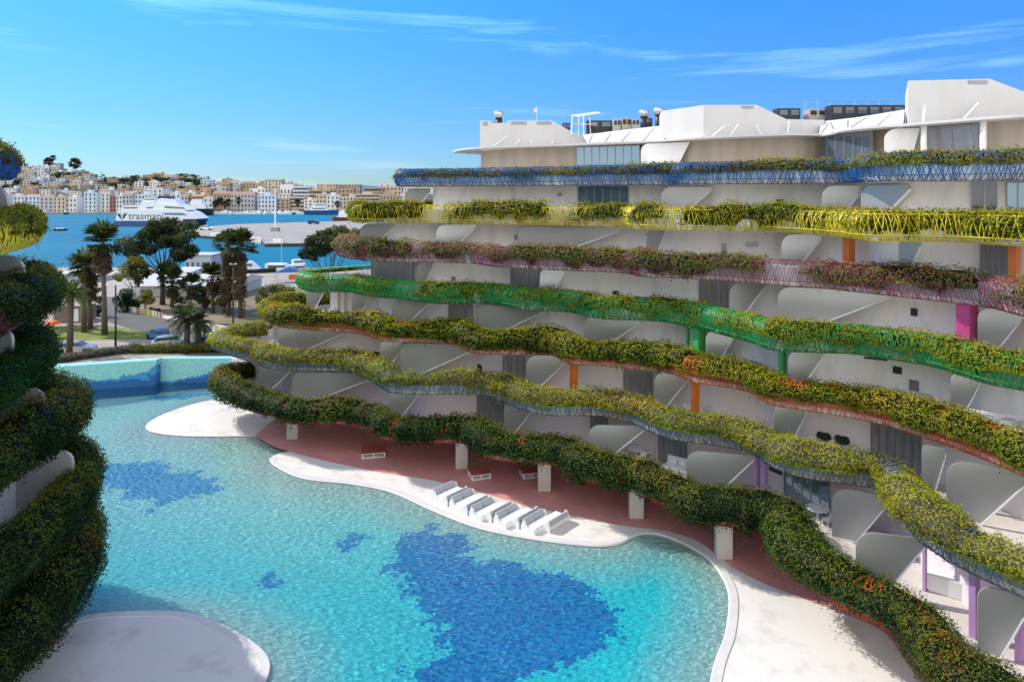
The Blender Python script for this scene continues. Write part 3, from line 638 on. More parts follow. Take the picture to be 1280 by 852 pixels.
FINS = {6: [(500, 538), (826, 890), (1027, 1080), (1076, 1137)],
        5: [(450, 492), (545, 595), (647, 775), (808, 830), (977, 1027), (1122, 1150)],
        4: [(522, 541), (675, 706), (912, 957), (972, 1113), (1222, 1280)],
        3: [(375, 400), (440, 462), (490, 536), (595, 678), (730, 800), (882, 918), (985, 1030), (1188, 1227)],
        2: [(310, 350), (348, 430), (475, 508), (500, 595), (658, 710), (818, 862), (968, 1010, 41, 40.3), (1152, 1183, 34, 33.4), (1183, 1290, 32, 30.5)],
        1: [(325, 365), (365, 470), (485, 525), (630, 668), (735, 805, 46.4, 46.2), (858, 942, 41.8, 41), (1040, 1112, 36.6, 35.4), (1070, 1157, 31.8, 31), (1222, 1290, 27.4, 26.6)]}
for lev, lst in FINS.items():
    z0 = ZB[lev] + .28; Hh = ZB[lev + 1] - z0 - .16
    up = CURVE[lev + 1]; upn = normals(up); outer = up - upn * (.75 if lev > 1 else .6)
    outer = outer[TIP[lev + 1]:]
    for (ul, ur, *dd_) in lst:
        lo_c = CURVE[lev]; lo_c = (lo_c - normals(lo_c) * 1.5)[TIP[lev]:]
        a = max(ray_hit(outer, ul), ray_hit(lo_c, ul), key=lambda p: p[1]); w = ray_hit(WALL[lev] - np.array([.5, .5]), ur); 
        if dd_: a = np.array(PD(ul, dd_[0])[:2]); w = np.array(PD(ur, dd_[1])[:2])
        d = w - a; Ln = np.linalg.norm(d); d /= Ln; nn = np.array([-d[1], d[0]])
        fl_ = .40 if lev < 3 and ul > 850 else .20; rr = min(.8, Ln * .3); pr = [(0, .0), (0, Hh - rr)]
        for i in range(1, 7):
            t = math.pi / 2 * i / 6; pr.append((rr - rr * math.cos(t), Hh - rr + rr * math.sin(t)))
        pr += [(Ln, Hh), (Ln, Hh * .90), (Ln * fl_, .0)]
        mb = MB(); mb.plate([(a[0] + d[0] * s_, a[1] + d[1] * s_, z0 + z) for s_, z in pr], (nn[0] * .10, nn[1] * .10, 0))
        f = under(mb.build('partition', M['fin']), ROOT)
        me_ = MB(); A0 = Vector((a[0] + d[0] * Ln * fl_, a[1] + d[1] * Ln * fl_, z0 + .03)); A1 = Vector((w[0], w[1], z0 + Hh * .90 + .03)); dn = Vector((d[0], d[1], 0))
        th = .055
        off = -Vector((nn[0], nn[1], 0)) * .05
        me_.plate([A0 + off, A1 + off, A1 + off + Vector((0, 0, -th * 1.6)), A0 + off + dn * th * 1.2 + Vector((0, 0, -th))], (nn[0] * .2, nn[1] * .2, 0))
        if fl_ > .3: me_.plate([Vector((a[0], a[1], z0 + .09)) + off, A0 + off + Vector((0, 0, .06)), A0 + off + Vector((0, 0, -.02)), Vector((a[0], a[1], z0 + .01)) + off], (nn[0] * .2, nn[1] * .2, 0))
        es = me_.build('edge_strip', M['edge']); es.parent = f

def window(lev, u0, u1, z0, z1, nb, pane, wall=None, parent=ROOT, proud=.06):
    q = WALL[lev] if wall is None else wall
    a = ray_hit(q, u0); b = ray_hit(q, u1); d = b - a; Ln = np.linalg.norm(d); d /= Ln; nn = np.array([d[1], -d[0]])
    # leave room for the wall's curve
    seg = [p for p in q]; dev = max([np.dot(p - a, nn) for p in seg if 0 < np.dot(p - a, d) < Ln] + [0]); a = a + nn * (dev + proud)
    fr, pn = MB(), MB()
    def bx(m, s0, s1, za, zb_, o0, o1):
        pts = [(a[0] + d[0] * s0 + nn[0] * o0, a[1] + d[1] * s0 + nn[1] * o0), (a[0] + d[0] * s1 + nn[0] * o0, a[1] + d[1] * s1 + nn[1] * o0),
               (a[0] + d[0] * s1 + nn[0] * o1, a[1] + d[1] * s1 + nn[1] * o1), (a[0] + d[0] * s0 + nn[0] * o1, a[1] + d[1] * s0 + nn[1] * o1)]
        m.prism(pts, za, zb_)
    for i in range(nb + 1):
        s = Ln * i / nb; bx(fr, max(0, s - .035), min(Ln, s + .035), z0, z1, .0, .09)
    bx(fr, 0.035, Ln - .035, z0 - .01, z0 + .06, .003, .087); bx(fr, 0.035, Ln - .035, z1 - .06, z1 + .01, .003, .087)
    bx(pn, .01, Ln - .01, z0 + .01, z1 - .01, .02, .045)
    f = under(fr.build('window', M['frame']), parent); p = pn.build('pane', pane); p.parent = f
    return f
def lv(l): return ZB[l] + .29, ZB[l + 1] - .05
z = lv(6); window(6, 723, 786, z[0], z[1], 6, M['mirror']); window(6, 1214, 1246, z[0], z[1], 2, M['glass']); window(6, 1258, 1300, z[0], z[1], 3, M['mirror'])
z = lv(5); window(5, 1226, 1275, z[0], z[1], 3, M['curtain'])
z = lv(4); window(4, 436, 462, z[0], z[1], 5, M['mirror']); window(4, 470, 522, z[0], z[1], 5, M['curtain']); window(4, 640, 674, z[0], z[1], 3, M['curtain']); window(4, 874, 911, z[0], z[1], 3, M['curtain'])  # several dark curtain panes, here and below, are invented for dark recesses
z = lv(3); window(3, 562, 592, z[0], z[1], 3, M['curtain'])
z = lv(2); window(2, 630, 657, z[0], z[1], 3, M['curtain']); window(2, 780, 816, z[0], z[1], 4, M['curtain']); window(2, 1090, 1152, z[0], z[1], 6, M['curtain'])
z = lv(1); window(1, 597, 630, z[0], z[1], 4, M['curtain']); window(1, 738, 760, z[0], z[1], 2, M['curtain']); window(1, 825, 860, z[0], z[1], 5, M['curtain']); window(1, 983, 1040, z[0], z[1], 5, M['mirror'])

# small grilles and boxes fixed to the terrace walls
def wall_box(lev, u, zz, w, h, mt, nm):
    q = WALL[lev]; p = ray_hit(q, u); i = int(np.linalg.norm(q - p, axis=1).argmin()); n = normals(q)[i]; mb = MB()
    mb.box((p[0] + n[0] * .05, p[1] + n[1] * .05, ZB[lev] + .28 + zz), (w, .08, h), 0, math.atan2(-n[0], n[1]) if False else math.atan2(n[0], -n[1])); under(mb.build(nm, mt), ROOT)
for lev, u, zz, w, h, dk in ((6, 655, 1.5, 1.0, .35, 0), (6, 975, 1.6, .5, .5, 1), (6, 700, 2.2, .4, .3, 0), (5, 905, 1.5, .35, .9, 0), (5, 940, 1.9, .9, .35, 0), (5, 645, 1.7, .3, .4, 0), (4, 567, 1.3, .35, .4, 0), (4, 1143, 1.7, .35, .45, 1), (4, 770, 1.0, .5, .4, 1), (3, 1122, 1.9, .45, .4, 1), (3, 1143, 1.2, .5, .6, 0), (3, 1095, 2.4, 1.2, .12, 1), (1, 692, 2.3, .4, .25, 1), (1, 970, 1.5, .9, .25, 1), (1, 1182, 1.7, .6, .6, 1), (2, 600, .8, .5, .5, 1), (2, 470, .7, .9, .5, 1)):
    wall_box(lev, u, zz, w, h, M['dark'] if dk else M['frame'], 'wall_grille')
# coloured and white columns between the floors
def column(lev, u, w, col, d_in=.9, name='column'):
    up = CURVE[lev + 1]; q = (up - normals(up) * d_in)[TIP[lev + 1]:]; p = ray_hit(q, u)
    lo_c = CURVE[lev]; p = max(p, ray_hit((lo_c - normals(lo_c) * 1.6)[TIP[lev]:], u), key=lambda w_: w_[1])
    mb = MB(); mb.box((p[0], p[1], (ZB[lev] + .28 + ZB[lev + 1]) / 2), (w, w * .7, ZB[lev + 1] - ZB[lev] - .31), 0, .55)
    return under(mb.build(name, col), ROOT)
cO = mat('orange_paint', (.62, .16, .02), .5, var=.1); cG = mat('green_paint', (.04, .36, .08), .5, var=.1); cM = mat('magenta_paint', (.50, .06, .22), .5, var=.1); cL = mat('lilac_paint', (.45, .26, .52), .5, var=.1)
column(5, 1061, .62, cO); column(5, 1268, .5, cO); column(4, 1209, .95, cM); column(3, 860, .2, cG); column(3, 874, .72, cG); column(3, 978, .40, cG)
column(2, 717, .48, cO); column(2, 869, .45, cO); column(2, 1222, .6, cO, 3.0); column(1, 946, .3, cL); column(1, 956, .3, cL); column(1, 1156, .18, cL); column(1, 1218, .38, cL); column(1, 1274, .3, cL)
column(3, 424, .2, M['tan']); column(3, 432, .2, M['tan'])
pil = mat('pillar_render', (.66, .62, .58), .7, col2=(.5, .45, .42), vscale=.8, stretch=(1, 1, .2))
for u, vb in ((365, 549), (577, 586), (680.5, 614), (796, 648), (906, 699)):
    p = P(u, vb); mb = MB(); mb.box((p[0], p[1] + .25, 1.24), (.92, .5, 2.46)); under(mb.build('column', pil), ROOT)

# ------------------------------------------------------------------ penthouse and roof
CAN = resample([PD(u, d)[:2] for u, d in [(566, 74), (571, 71), (600, 67), (696, 63.4), (739, 61.5), (811, 59), (880, 54.8), (986, 51.9), (1030, 52.2), (1058, 48), (1130, 44.9), (1280, 39.6)]] + [(37, 35), (42, 30)], .4, .5)
ZC = 25.7
mb = MB(); mb.prism([tuple(p) for p in CAN] + [(60, 42), (20, 78), (-3, 78)], ZC, ZC + .16); under(mb.build('canopy', M['roofwhite']), ROOT)
PW = shift(CAN[10:], (1.0, 1.5)); PW = PW[PW[:, 0] > PD(600, 69)[0]]
mb = MB(); pts = [(PW[0][0] + .3, PW[0][1] + 8)] + [tuple(p) for p in PW]
mb.strip([(x, y, ZB[7] + .2) for x, y in pts], [(x, y, ZC + .02) for x, y in pts]); under(mb.build('wall', M['tan']), ROOT)
zp = (ZB[7] + .3, ZC - .05)
window(7, 722, 801, *zp, 8, M['mirror'], wall=PW); window(7, 1040, 1108, *zp, 6, M['glass'], wall=PW); window(7, 1160, 1225, *zp, 2, M['curtain'], wall=PW)
for ul, ur in ((801, 862), (1106, 1150)):
    a = ray_hit(PW - np.array([.8, 1.6]), ul); w = ray_hit(PW - np.array([.2, .4]), ur); d = w - a; Ln = np.linalg.norm(d); d /= Ln; nn = np.array([-d[1], d[0]]); Hh = zp[1] - zp[0] - .05
    pr = [(0, 0), (0, Hh - .7)] + [(.7 - .7 * math.cos(math.pi / 2 * i / 6), Hh - .7 + .7 * math.sin(math.pi / 2 * i / 6)) for i in range(1, 7)] + [(Ln, Hh), (Ln * .6, 0)]
    mb = MB(); mb.plate([(a[0] + d[0] * s, a[1] + d[1] * s, zp[0] + z) for s, z in pr], (nn[0] * .12, nn[1] * .12, 0)); under(mb.build('partition', M['white']), ROOT)
for u in (1155, 1229):
    p = ray_hit(CAN + np.array([.35, .5]), u); mb = MB(); mb.tube([(p[0], p[1], zp[0]), (p[0], p[1], ZC)], .18, 12); under(mb.build('column', M['white'], smooth=True), ROOT)
def rz_(v, d): return H + (VH - v) / F * d
def block(front, d, depth, dirv=(0.25, 1.0), back_lift=0.):
    mb = MB(); pts = [((u - CX) / F * d, d, rz_(v, d)) for u, v in front]
    mb.plate(pts, (dirv[0] * depth, dirv[1] * depth, back_lift)); return under(mb.build('roof_block', M['roofwhite']), ROOT)
block([(600, 188), (600, 151), (613.5, 151), (613.5, 153.8), (634, 153.8), (634, 151), (690, 151), (706, 160), (718, 166), (738, 168), (738, 184)], 67.6, 8)
block([(880, 172.5), (880, 131.3), (946, 131.3), (962, 139), (983, 149), (1030, 150), (1030, 168)], 55.6, 4, (.5, 1.))
# angled sun-facing return of the second block
mb = MB(); d1, d2 = 55.6, 59.5
mb.plate([((880 - CX) / F * d1 - .02, d1 + .02, rz_(173, d1)), ((880 - CX) / F * d1 - .02, d1 + .02, rz_(131.3, d1) - .003), ((828 - CX) / F * d2, d2, rz_(131.3, d1) - .003), ((828 - CX) / F * d2, d2, rz_(173, d1))], (.5, 3.5, 0)); under(mb.build('roof_block', M['roofwhite']), ROOT)
block([(1135, 157), (1135, 101), (1237, 98.5), (1262, 108), (1300, 122), (1340, 150), (1340, 152)], 45.4, 7, (.55, 1.))
# sloping sunlit roofs between the blocks, with thin struts over them
def slope(lst, th=.12):
    mb = MB(); pts = []
    lo = [((u - CX) / F * d, d, rz_(v, d)) for u, v, d in lst[0]]; hi = [((u - CX) / F * d, d, rz_(v, d)) for u, v, d in lst[1]]
    mb.strip(lo, hi); dn = [(x + .05, y + .1, z - th) for x, y, z in lo]; dh = [(x + .05, y + .6, z - th - 1) for x, y, z in hi]; mb.strip(hi, dh); mb.strip(dn, lo)
    return under(mb.build('roof_slope', M['roofwhite']), ROOT), lo, hi
s1, lo1, hi1 = slope(([(735, 180, 62), (775, 178.5, 60.6), (830, 176.5, 58.4)], [(728, 168.5, 66), (775, 163, 65), (832, 156.5, 63)]))
s2, lo2, hi2 = slope(([(1024, 169, 52.4), (1058, 163, 48.6), (1129, 157, 45.3)], [(1026, 152, 57), (1070, 147, 54), (1131, 137, 51)]))
def one_strut(a, b, r=.06):
    m = MB(); m.tube([a, b], r, 5); under(m.build('strut', M['edge']), ROOT)
def struts(lo, hi, n):
    def at(l, t):
        i = t * (len(l) - 1); a = min(int(i), len(l) - 2); f = i - a; return Vector(l[a]) * (1 - f) + Vector(l[a + 1]) * f
    for i in range(n):
        t0, t1 = i / n, (i + 1) / n; o = Vector((-.12, -.25, .12))
        tm = (t0 + t1) / 2; o = Vector((-.04, -.08, .05)); a = at(lo, t0) + o; b = at(lo, tm).lerp(at(hi, tm), .88) + o; c = at(lo, t1) + o
        one_strut(a, b); one_strut(b + Vector((0, -.01, .01)), c)
struts(lo1, hi1, 4); struts(lo2, hi2, 4)
for u0, v0, u1, v1, d in ((612, 186, 634, 170, 67.2), (640, 186, 650, 174, 67.2), (663, 174.5, 665, 183, 67.2), (688, 182, 692, 176, 67.2), (888, 172, 906, 157, 55.2), (912, 171, 923, 155, 55.2), (945, 156, 953, 170, 55.2), (984, 168, 987, 152, 55.2), (1154, 152, 1157, 132, 44.9), (1202, 151, 1224, 128, 44.9)):
    one_strut(((u0 - CX) / F * d, d, rz_(v0, d)), ((u1 - CX) / F * d, d + .1, rz_(v1, d)), .07)
# louvred grilles in the blocks
gr = mat('grey_grille', (.30, .31, .32), .5, .2)
for u0, u1, v0, v1, d in ((603, 610, 152.5, 157), (639, 658, 152, 155.5), (671, 690, 152, 155), (927, 942, 132.5, 135.5), (1210, 1236, 101, 105)) and ((604, 610, 152.5, 157, 67.6), (639, 658, 152.2, 155.5, 67.6), (671, 689, 152.2, 155.5, 67.6), (927, 942, 132.6, 135.6, 55.6), (1210, 1234, 100.8, 105, 45.4)):
    mb = MB(); mb.box((((u0 + u1) / 2 - CX) / F * d, d - .01, (rz_(v0, d) + rz_(v1, d)) / 2), ((u1 - u0) / F * d, .08, abs(v1 - v0) / F * d)); under(mb.build('grille', gr), ROOT)

# roof equipment (stands on the roof: things of their own)
def roof_vent(u, vb, h, d, label):
    x, y, zz = (u - CX) / F * d, d, rz_(vb, d); e = empty('roof_vent', (x, y, zz), label=label, cat='roof vent', group='roof vents on the white block')
    m1 = MB(); m1.tube([(0, 0, -1.6), (0, 0, h * .5)], .34, 12); m1.build('base', M['dark'], e, True)
    m2 = MB(); m2.tube([(0, 0, h * .42), (0, 0, h * .8), (0, 0, h * .95), (0, 0, h)], [.50, .5, .38, .12], 14); m2.build('cowl', M['steel'], e, True)
roof_vent(623.5, 153.5, 1.2, 68.6, 'domed steel vent at the far left end of the roof')
roof_vent(805, 152.5, 1.2, 66, 'domed steel vent beside the grey roof units, left of the white block')
roof_vent(823.5, 150, 1.2, 64.5, 'domed steel vent right against the tall white roof block')
def roof_box(u0, u1, v0, v1, d, mt, label, cat, name):
    w = (u1 - u0) / F * d; h = (v1 - v0) / F * d; e = empty(name, (((u0 + u1) / 2 - CX) / F * d, d, rz_(v1, d)), label=label, cat=cat)
    m1 = MB(); m1.box((0, 0, h / 2 - .7), (w, 1.2, h + 1.4)); m1.build('housing', mt, e)
    m2 = MB(); n = max(2, int(w / .9))
    for i in range(n):
        m2.box((-w / 2 + w * (i + .5) / n, -.62, h * .5), (w / n * .7, .06, h * .6))
    m2.build('fan_grille' if cat == 'air conditioner' else 'panel', M['dark'] if mt is not M['dark'] else M['glass'], e)
mgrey = mat('unit_grey', (.40, .41, .41), .5, .2); mtan = mat('unit_beige', (.42, .36, .28), .6)
roof_box(703, 712, 154.5, 162, 69, M['dark'], 'small dark roof cabinet right of the far left roof block', 'roof cabinet', 'roof_cabinet')
roof_box(733, 765, 151.5, 161, 68.5, M['dark'], 'long dark glazed roof screen behind the white frame', 'roof screen', 'roof_screen')
roof_box(766, 775, 150, 158.5, 67.4, mgrey, 'grey roof air conditioner with round fan, next to the dark screen', 'air conditioner', 'air_conditioner')
roof_box(776.5, 788, 148.5, 158, 67.0, mtan, 'beige roof air conditioner between two grey ones', 'air conditioner', 'air_conditioner')
roof_box(789, 798, 150, 157.5, 66.6, mgrey, 'grey roof air conditioner left of the steel vent', 'air conditioner', 'air_conditioner')
roof_box(806, 814, 148.5, 156, 66.2, M['dark'], 'small dark cabinet right of the middle roof vent', 'roof cabinet', 'roof_cabinet')
roof_box(969, 997, 136.5, 147, 60, M['dark'], 'grey and black roof cabinet behind the sloping white roof', 'roof cabinet', 'roof_cabinet')
roof_box(1008, 1030, 138, 146, 59.5, mtan, 'low brownish roof cabinet between two black ones', 'roof cabinet', 'roof_cabinet')
roof_box(1035, 1126, 132.5, 146, 57.5, M['dark'], 'very long black panelled plant screen before the tall right block', 'roof screen', 'roof_screen')
# white access frame
e = empty('access_frame', PD(727, 66.5, rz_(163, 66.5)), label='white tubular access frame standing before the dark roof screen', cat='frame')
mb = MB()
for dx, dy in ((-1, 0), (.2, 0), (-.2, 1), (1, 1)): mb.tube([(dx, dy, -.4), (dx * .9, dy, 1.4)], .05, 5)
mb.tube([(-1, 0, 1.4), (1.6, 0, 1.75)], .08, 5); mb.tube([(-.4, .8, 1.45), (1.9, .8, 1.8)], .08, 5); mb.build('frame', M['edge'], e)
m2 = MB(); m2.box((.2, .4, .6), (2.4, .9, .06)); m2.build('platform', M['steel'], e)
# tv antenna
e = empty('roof_antenna', PD(671, 69, rz_(152, 69)), label='thin television antenna on a pole above the left roof block', cat='antenna')
mb = MB(); mb.tube([(0, 0, -.5), (0, 0, 1.6)], .04, 5); mb.build('pole', M['steel'], e)
mb = MB(); mb.tube([(-.25, 0, 1.3), (.75, 0, 1.45)], .03, 4)
for i in range(6): mb.tube([(-.2 + i * .17, -.28, 1.31 + i * .025), (-.2 + i * .17, .28, 1.31 + i * .025)], .02, 4)
mb.build('aerial', M['steel'], e); mb = MB(); mb.box((-.12, 0, 1.15), (.3, .1, .45)); mb.build('reflector', M['steel'], e)
e = empty('roof_railing', PD(1005, 58, rz_(147, 58)), label='thin rope railing along the roof edge left of the tall block', cat='railing')
mb = MB()
for i in range(8): mb.tube([(i * 1.05, -.2, 0), (i * 1.05, -.2, 1.35)], .025, 4)
mb.build('post', M['steel'], e); m2 = MB()
m2.tube([(0, -.2, 1.33), (7.35, -.2, 1.33)], .02, 4); m2.tube([(0, -.2, .75), (7.35, -.2, .75)], .02, 4); m2.build('rail', M['steel'], e)

# ------------------------------------------------------------------ shaded block at the side
for k in range(1, 8):
    q = LCURVE[k]; n = normals(q); fr = [tuple(p) for p in q - n * .30]
    mb = MB(); mb.prism(fr + [(-60, 40), (-60, -14)], ZB[k] - .03, ZB[k] + .28); under(mb.build('floor_slab', M['floor_white']), LROOT)
    if k < 7: z1 = ZB[k + 1] - .03
    else: z1 = 25.6
    qs = smooth(q, 5); i1 = int(len(qs) - 14); w = qs - normals(qs) * 3.0; a = w[:i1]
    mb = MB(); mb.strip([(x, y, ZB[k] + .2) for x, y in a], [(x, y, z1) for x, y in a]); under(mb.build('wall', M['white']), LROOT)
    # curved screens between its terraces
    for s_ in (.60, .74):
        i = int(len(q) * s_); p = q[i] - n[i] * .8; d = -n[i]; Hh = 2.7; pr = [(0, 0), (0, 1.9)] + [(.7 - .7 * math.cos(math.pi / 2 * t / 5), 1.9 + .7 * math.sin(math.pi / 2 * t / 5)) for t in range(1, 6)] + [(2.3, 2.6), (2.3, 0)]
        mb = MB(); mb.plate([(p[0] + d[0] * a_, p[1] + d[1] * a_, ZB[k] + .29 + b_) for a_, b_ in pr], (.07, .1, 0)); under(mb.build('partition', M['fin']), LROOT)
q = LCURVE[1]; w = smooth(q, 5) - normals(q) * 4; a = w[:len(w) - 14]
mb = MB(); mb.strip([(x, y, -.5) for x, y in a], [(x, y, 2.47) for x, y in a]); under(mb.build('wall', M['curtain']), LROOT)
mb = MB(); mb.prism([tuple(p) for p in (smooth(LCURVE[7], 5) - normals(LCURVE[7]) * 2.0)[:-10]] + [(-58, 36), (-58, -10)], 25.6, 25.85); under(mb.build('roof', M['roofwhite']), LROOT)
for yy in (14, 20, 26, 31):
    mb = MB(); mb.box((-20.2 - max(0, yy - 26) * .3, yy, 1.24), (.5, .9, 2.46)); under(mb.build('column', pil), LROOT)
#==PART2==
# ------------------------------------------------------------------ poolside furniture
def sofa_proto():
    e = empty('lounge_sofa', (0, 0, 0)); 
    m = MB(); m.box((0, -.12, .17), (2.0, .98, .30)); m.box((-1.03, -.05, .2), (.06, 1.1, .4)); m.box((1.03, -.05, .2), (.06, 1.1, .4))
    for s in (-1, 1):
        m.plate([(s * 1.03 - .03, .50, .4), (s * 1.03 - .03, .34, .78), (s * 1.03 - .03, .18, .78), (s * 1.03 - .03, -.02, .4)], (.06, 0, 0))
    m.build('frame', M['plastic_white'], e)
    for s in (-.5, .5):
        m = MB(); m.box((s, -.22, .385), (.97, .76, .13)); c = m.build('seat', M['plastic_white'], e); bv(c, .04)
        m = MB(); m.plate([(s - .485, .14, .44), (s - .485, .34, .86), (s - .485, .50, .84), (s - .485, .44, .36)], (.97, 0, 0)); c = m.build('backrest', M['cushion'], e); bv(c, .04)
    return e
def bv(o, w, seg=2):
    b = bmesh.new(); b.from_mesh(o.data); bmesh.ops.bevel(b, geom=b.edges[:], offset=w, segments=seg, affect='EDGES'); b.to_mesh(o.data); b.free()
sofa0 = sofa_proto(); used = [False]
sp = [(552, 617), (574, 627), (599, 638), (629, 646.5), (663, 654), (701, 659)]
ordn = ['farthest from the camera', 'second from the far end', 'third from the far end', 'third from the near end', 'second from the near end', 'nearest to the camera']
rzf = math.atan2(.76, .65)
for i, (u, v) in enumerate(sp):
    c = Vector(P(u, v)); f = Vector((.76, -.65, 0)).normalized()
    for sgn in (1, -1):
        if (i == 0 and sgn < 0) or (i == 5 and sgn > 0): continue
        loc = c + f * sgn * .58; rz = rzf if sgn > 0 else rzf + math.pi
        if i in (0, 5): lab = f"single white double lounger {ordn[i]} in the poolside row"
        else: lab = f"white double lounger {'with its grey cushions in view' if sgn > 0 else 'turned away towards the left'}, pair {ordn[i]}"
        kw = dict(label=lab, cat='lounger', group='white loungers in a row along the pool')
        if not used[0]: used[0] = True; sofa0.location = loc + Vector((0, 0, .012)); sofa0.rotation_euler = (0, 0, rz); sofa0.scale = (1, 1, .82); tag(sofa0, **kw)
        else: dup(sofa0, loc + Vector((0, 0, .012)), rz, (1, 1, .82), **kw)
M['redtop'] = mat('red_table_top', (.34, .08, .075), .45)
def low_table(u, v, w, dpt, label, rz=.3):
    e = empty('low_table', P(u, v, .01), rz, label=label, cat='low table', group='low tables on the red terrace')
    m = MB(); m.box((0, 0, .43), (w, dpt, .06)); m.build('tabletop', M['redtop'], e)
    m = MB(); m.box((0, 0, .37), (w * .98, dpt * .98, .06)); m.box((0, 0, .05), (w * .98, dpt * .98, .06)); m.build('frame', M['plastic_white'], e)
    for x in (-1, 0, 1):
        m = MB(); m.box((x * w * .46, 0, .21), (.10, dpt * .96, .26)); m.build('leg', M['plastic_white'], e)
low_table(599, 595, 1.5, 1.4, 'white framed red topped low table right of the second pillar from the left')
low_table(663, 594, 1.5, 1.2, 'white framed red topped low table half hidden behind a square pillar', .25)
low_table(467, 568, 1.9, 1.6, 'widest red topped low table, near the far end of the shaded terrace', .2)
# ------------------------------------------------------------------ terrace furniture
def tpos(lev, u, out):      # a point on a terrace, some way in front of its back wall
    q = WALL[lev] - np.array([.7071, .7071]) * out; p = ray_hit(q, u); return (p[0], p[1], ZB[lev] + .285)
def chair_proto():
    e = empty('terrace_chair', (0, 0, 0))
    m = MB(); m.box((0, 0, .45), (.46, .46, .05)); m.build('seat', M['plastic_white'], e)
    m = MB(); m.plate([(-.22, .20, .52), (.22, .20, .52), (.22, .30, .90), (-.22, .30, .90)], (0, .04, 0)); m.build('backrest', M['plastic_white'], e)
    for x in (-.2, .2):
        for y in (-.2, .2):
            m = MB(); m.tube([(x * 1.1, y * 1.1, 0), (x, y, .43)], .022, 5); m.build('leg', M['plastic_white'], e)
    return e
chair0 = chair_proto(); chair_used = [False]
def chair(loc, rz, label, sc=1.):
    kw = dict(label=label, cat='chair', group='white chairs on the terraces')
    if not chair_used[0]: chair_used[0] = True; chair0.location = loc; chair0.rotation_euler = (0, 0, rz); tag(chair0, **kw)
    else: dup(chair0, loc, rz, sc, **kw)
def round_table(loc, label, r=.62, h=.74):
    e = empty('terrace_table', loc, label=label, cat='table', group='round white tables on the terraces')
    m = MB(); m.tube([(0, 0, h - .04), (0, 0, h)], [r, r], 20); m.build('tabletop', M['plastic_white'], e)
    m = MB(); m.tube([(0, 0, .03), (0, 0, h - .04)], .05, 8); m.build('stem', M['plastic_white'], e)
    m = MB(); m.tube([(0, 0, 0), (0, 0, .03)], [r * .5, r * .45], 16); m.build('base', M['plastic_white'], e)
def dining(lev, u, out, where):
    p = tpos(lev, u, min(out, 1.1)); round_table(p, f'round white terrace table {where}')
    for a, nm in ((3.1, 'left'), (.1, 'right'), (-1.3, 'near')):
        chair((p[0] + .85 * math.cos(a), p[1] + .85 * math.sin(a), p[2]), a - math.pi / 2, f'white chair {nm} of the table {where}')
dining(1, 795, 1.6, 'beside the wing shaped screen under the slate blue band')
dining(2, 864, 1.5, 'by the orange column of the third terrace')
dining(1, 1022, 1.5, 'before the glazed doors of the lowest terrace')
def bench(lev, u, out, w, h, d, mt, name, label, cat, cush=None, rz=-.65, back=True):
    p = tpos(lev, u, out); e = empty(name, p, rz, label=label, cat=cat)
    m = MB(); m.box((0, 0, h / 2), (w, d, h)); b = m.build('base', mt, e); bv(b, .03)
    if back: m = MB(); m.box((0, d / 2 + .06, h * .95), (w, .12, h * 1.9)); b = m.build('backrest', mt, e); bv(b, .03)
    if cush:
        for i in range(cush[0]):
            m = MB(); m.box((-w * .42 + w * .84 * (i + .5) / cush[0], d * .2, h + .22), (w * .84 / cush[0] * .86, .18, .42)); b = m.build('cushion', cush[1], e); bv(b, .07)
    return e
bench(3, 1252, .9, 3.2, .55, 1.0, M['plastic_white'], 'terrace_sofa', 'long white cushioned sofa on the terrace under the green lattice', 'sofa', (4, M['cushion']))
p = tpos(3, 1276, 1.9); round_table(p, 'low round white side table before the long white sofa', .5, .8)
bench(2, 1040, 1.0, 2.6, .95, .8, M['plastic_white'], 'daybed', 'low white daybed carrying charcoal cushions on the third terrace', 'daybed', None, back=False)
for u, r, t in ((1027, .4, 'left of the pair nearest the screen'), (1033, -.3, 'second from the left'), (1049, .5, 'third from the left'), (1056, -.35, 'rightmost on the bench')):
    p = tpos(2, u, 1.05); m = MB(); m.box((0, 0, .27), (.62, .22, .52)); c = m.build('cushion', M['black_cloth'], None); bv(c, .09); c.location = (p[0], p[1], p[2] + .955); c.rotation_euler = (.25, r * .5, -.65)
    tag(c, f'charcoal cushion on the white daybed, {t}', 'cushion', 'charcoal cushions on the daybed')
bench(1, 852, 1.0, 2.4, .5, .9, M['plastic_white'], 'terrace_sofa', 'white terrace sofa before lilac curtains on the lowest terrace', 'sofa', (3, M['plastic_white']))
bench(1, 1180, .4, 1.5, .8, .5, M['plastic_white'], 'sideboard', 'white sideboard against the lilac wall at the lower right', 'sideboard', None, back=False)
bench(3, 1135, .7, 2.2, .9, .6, M['floor_white'], 'sideboard', 'pale counter on the terrace below the green lattice', 'counter', None, back=False)
bench(5, 955, .8, 1.6, .42, .5, M['steel'], 'terrace_bench', 'grey bench on the terrace under the yellow lattice', 'bench', None, back=False)

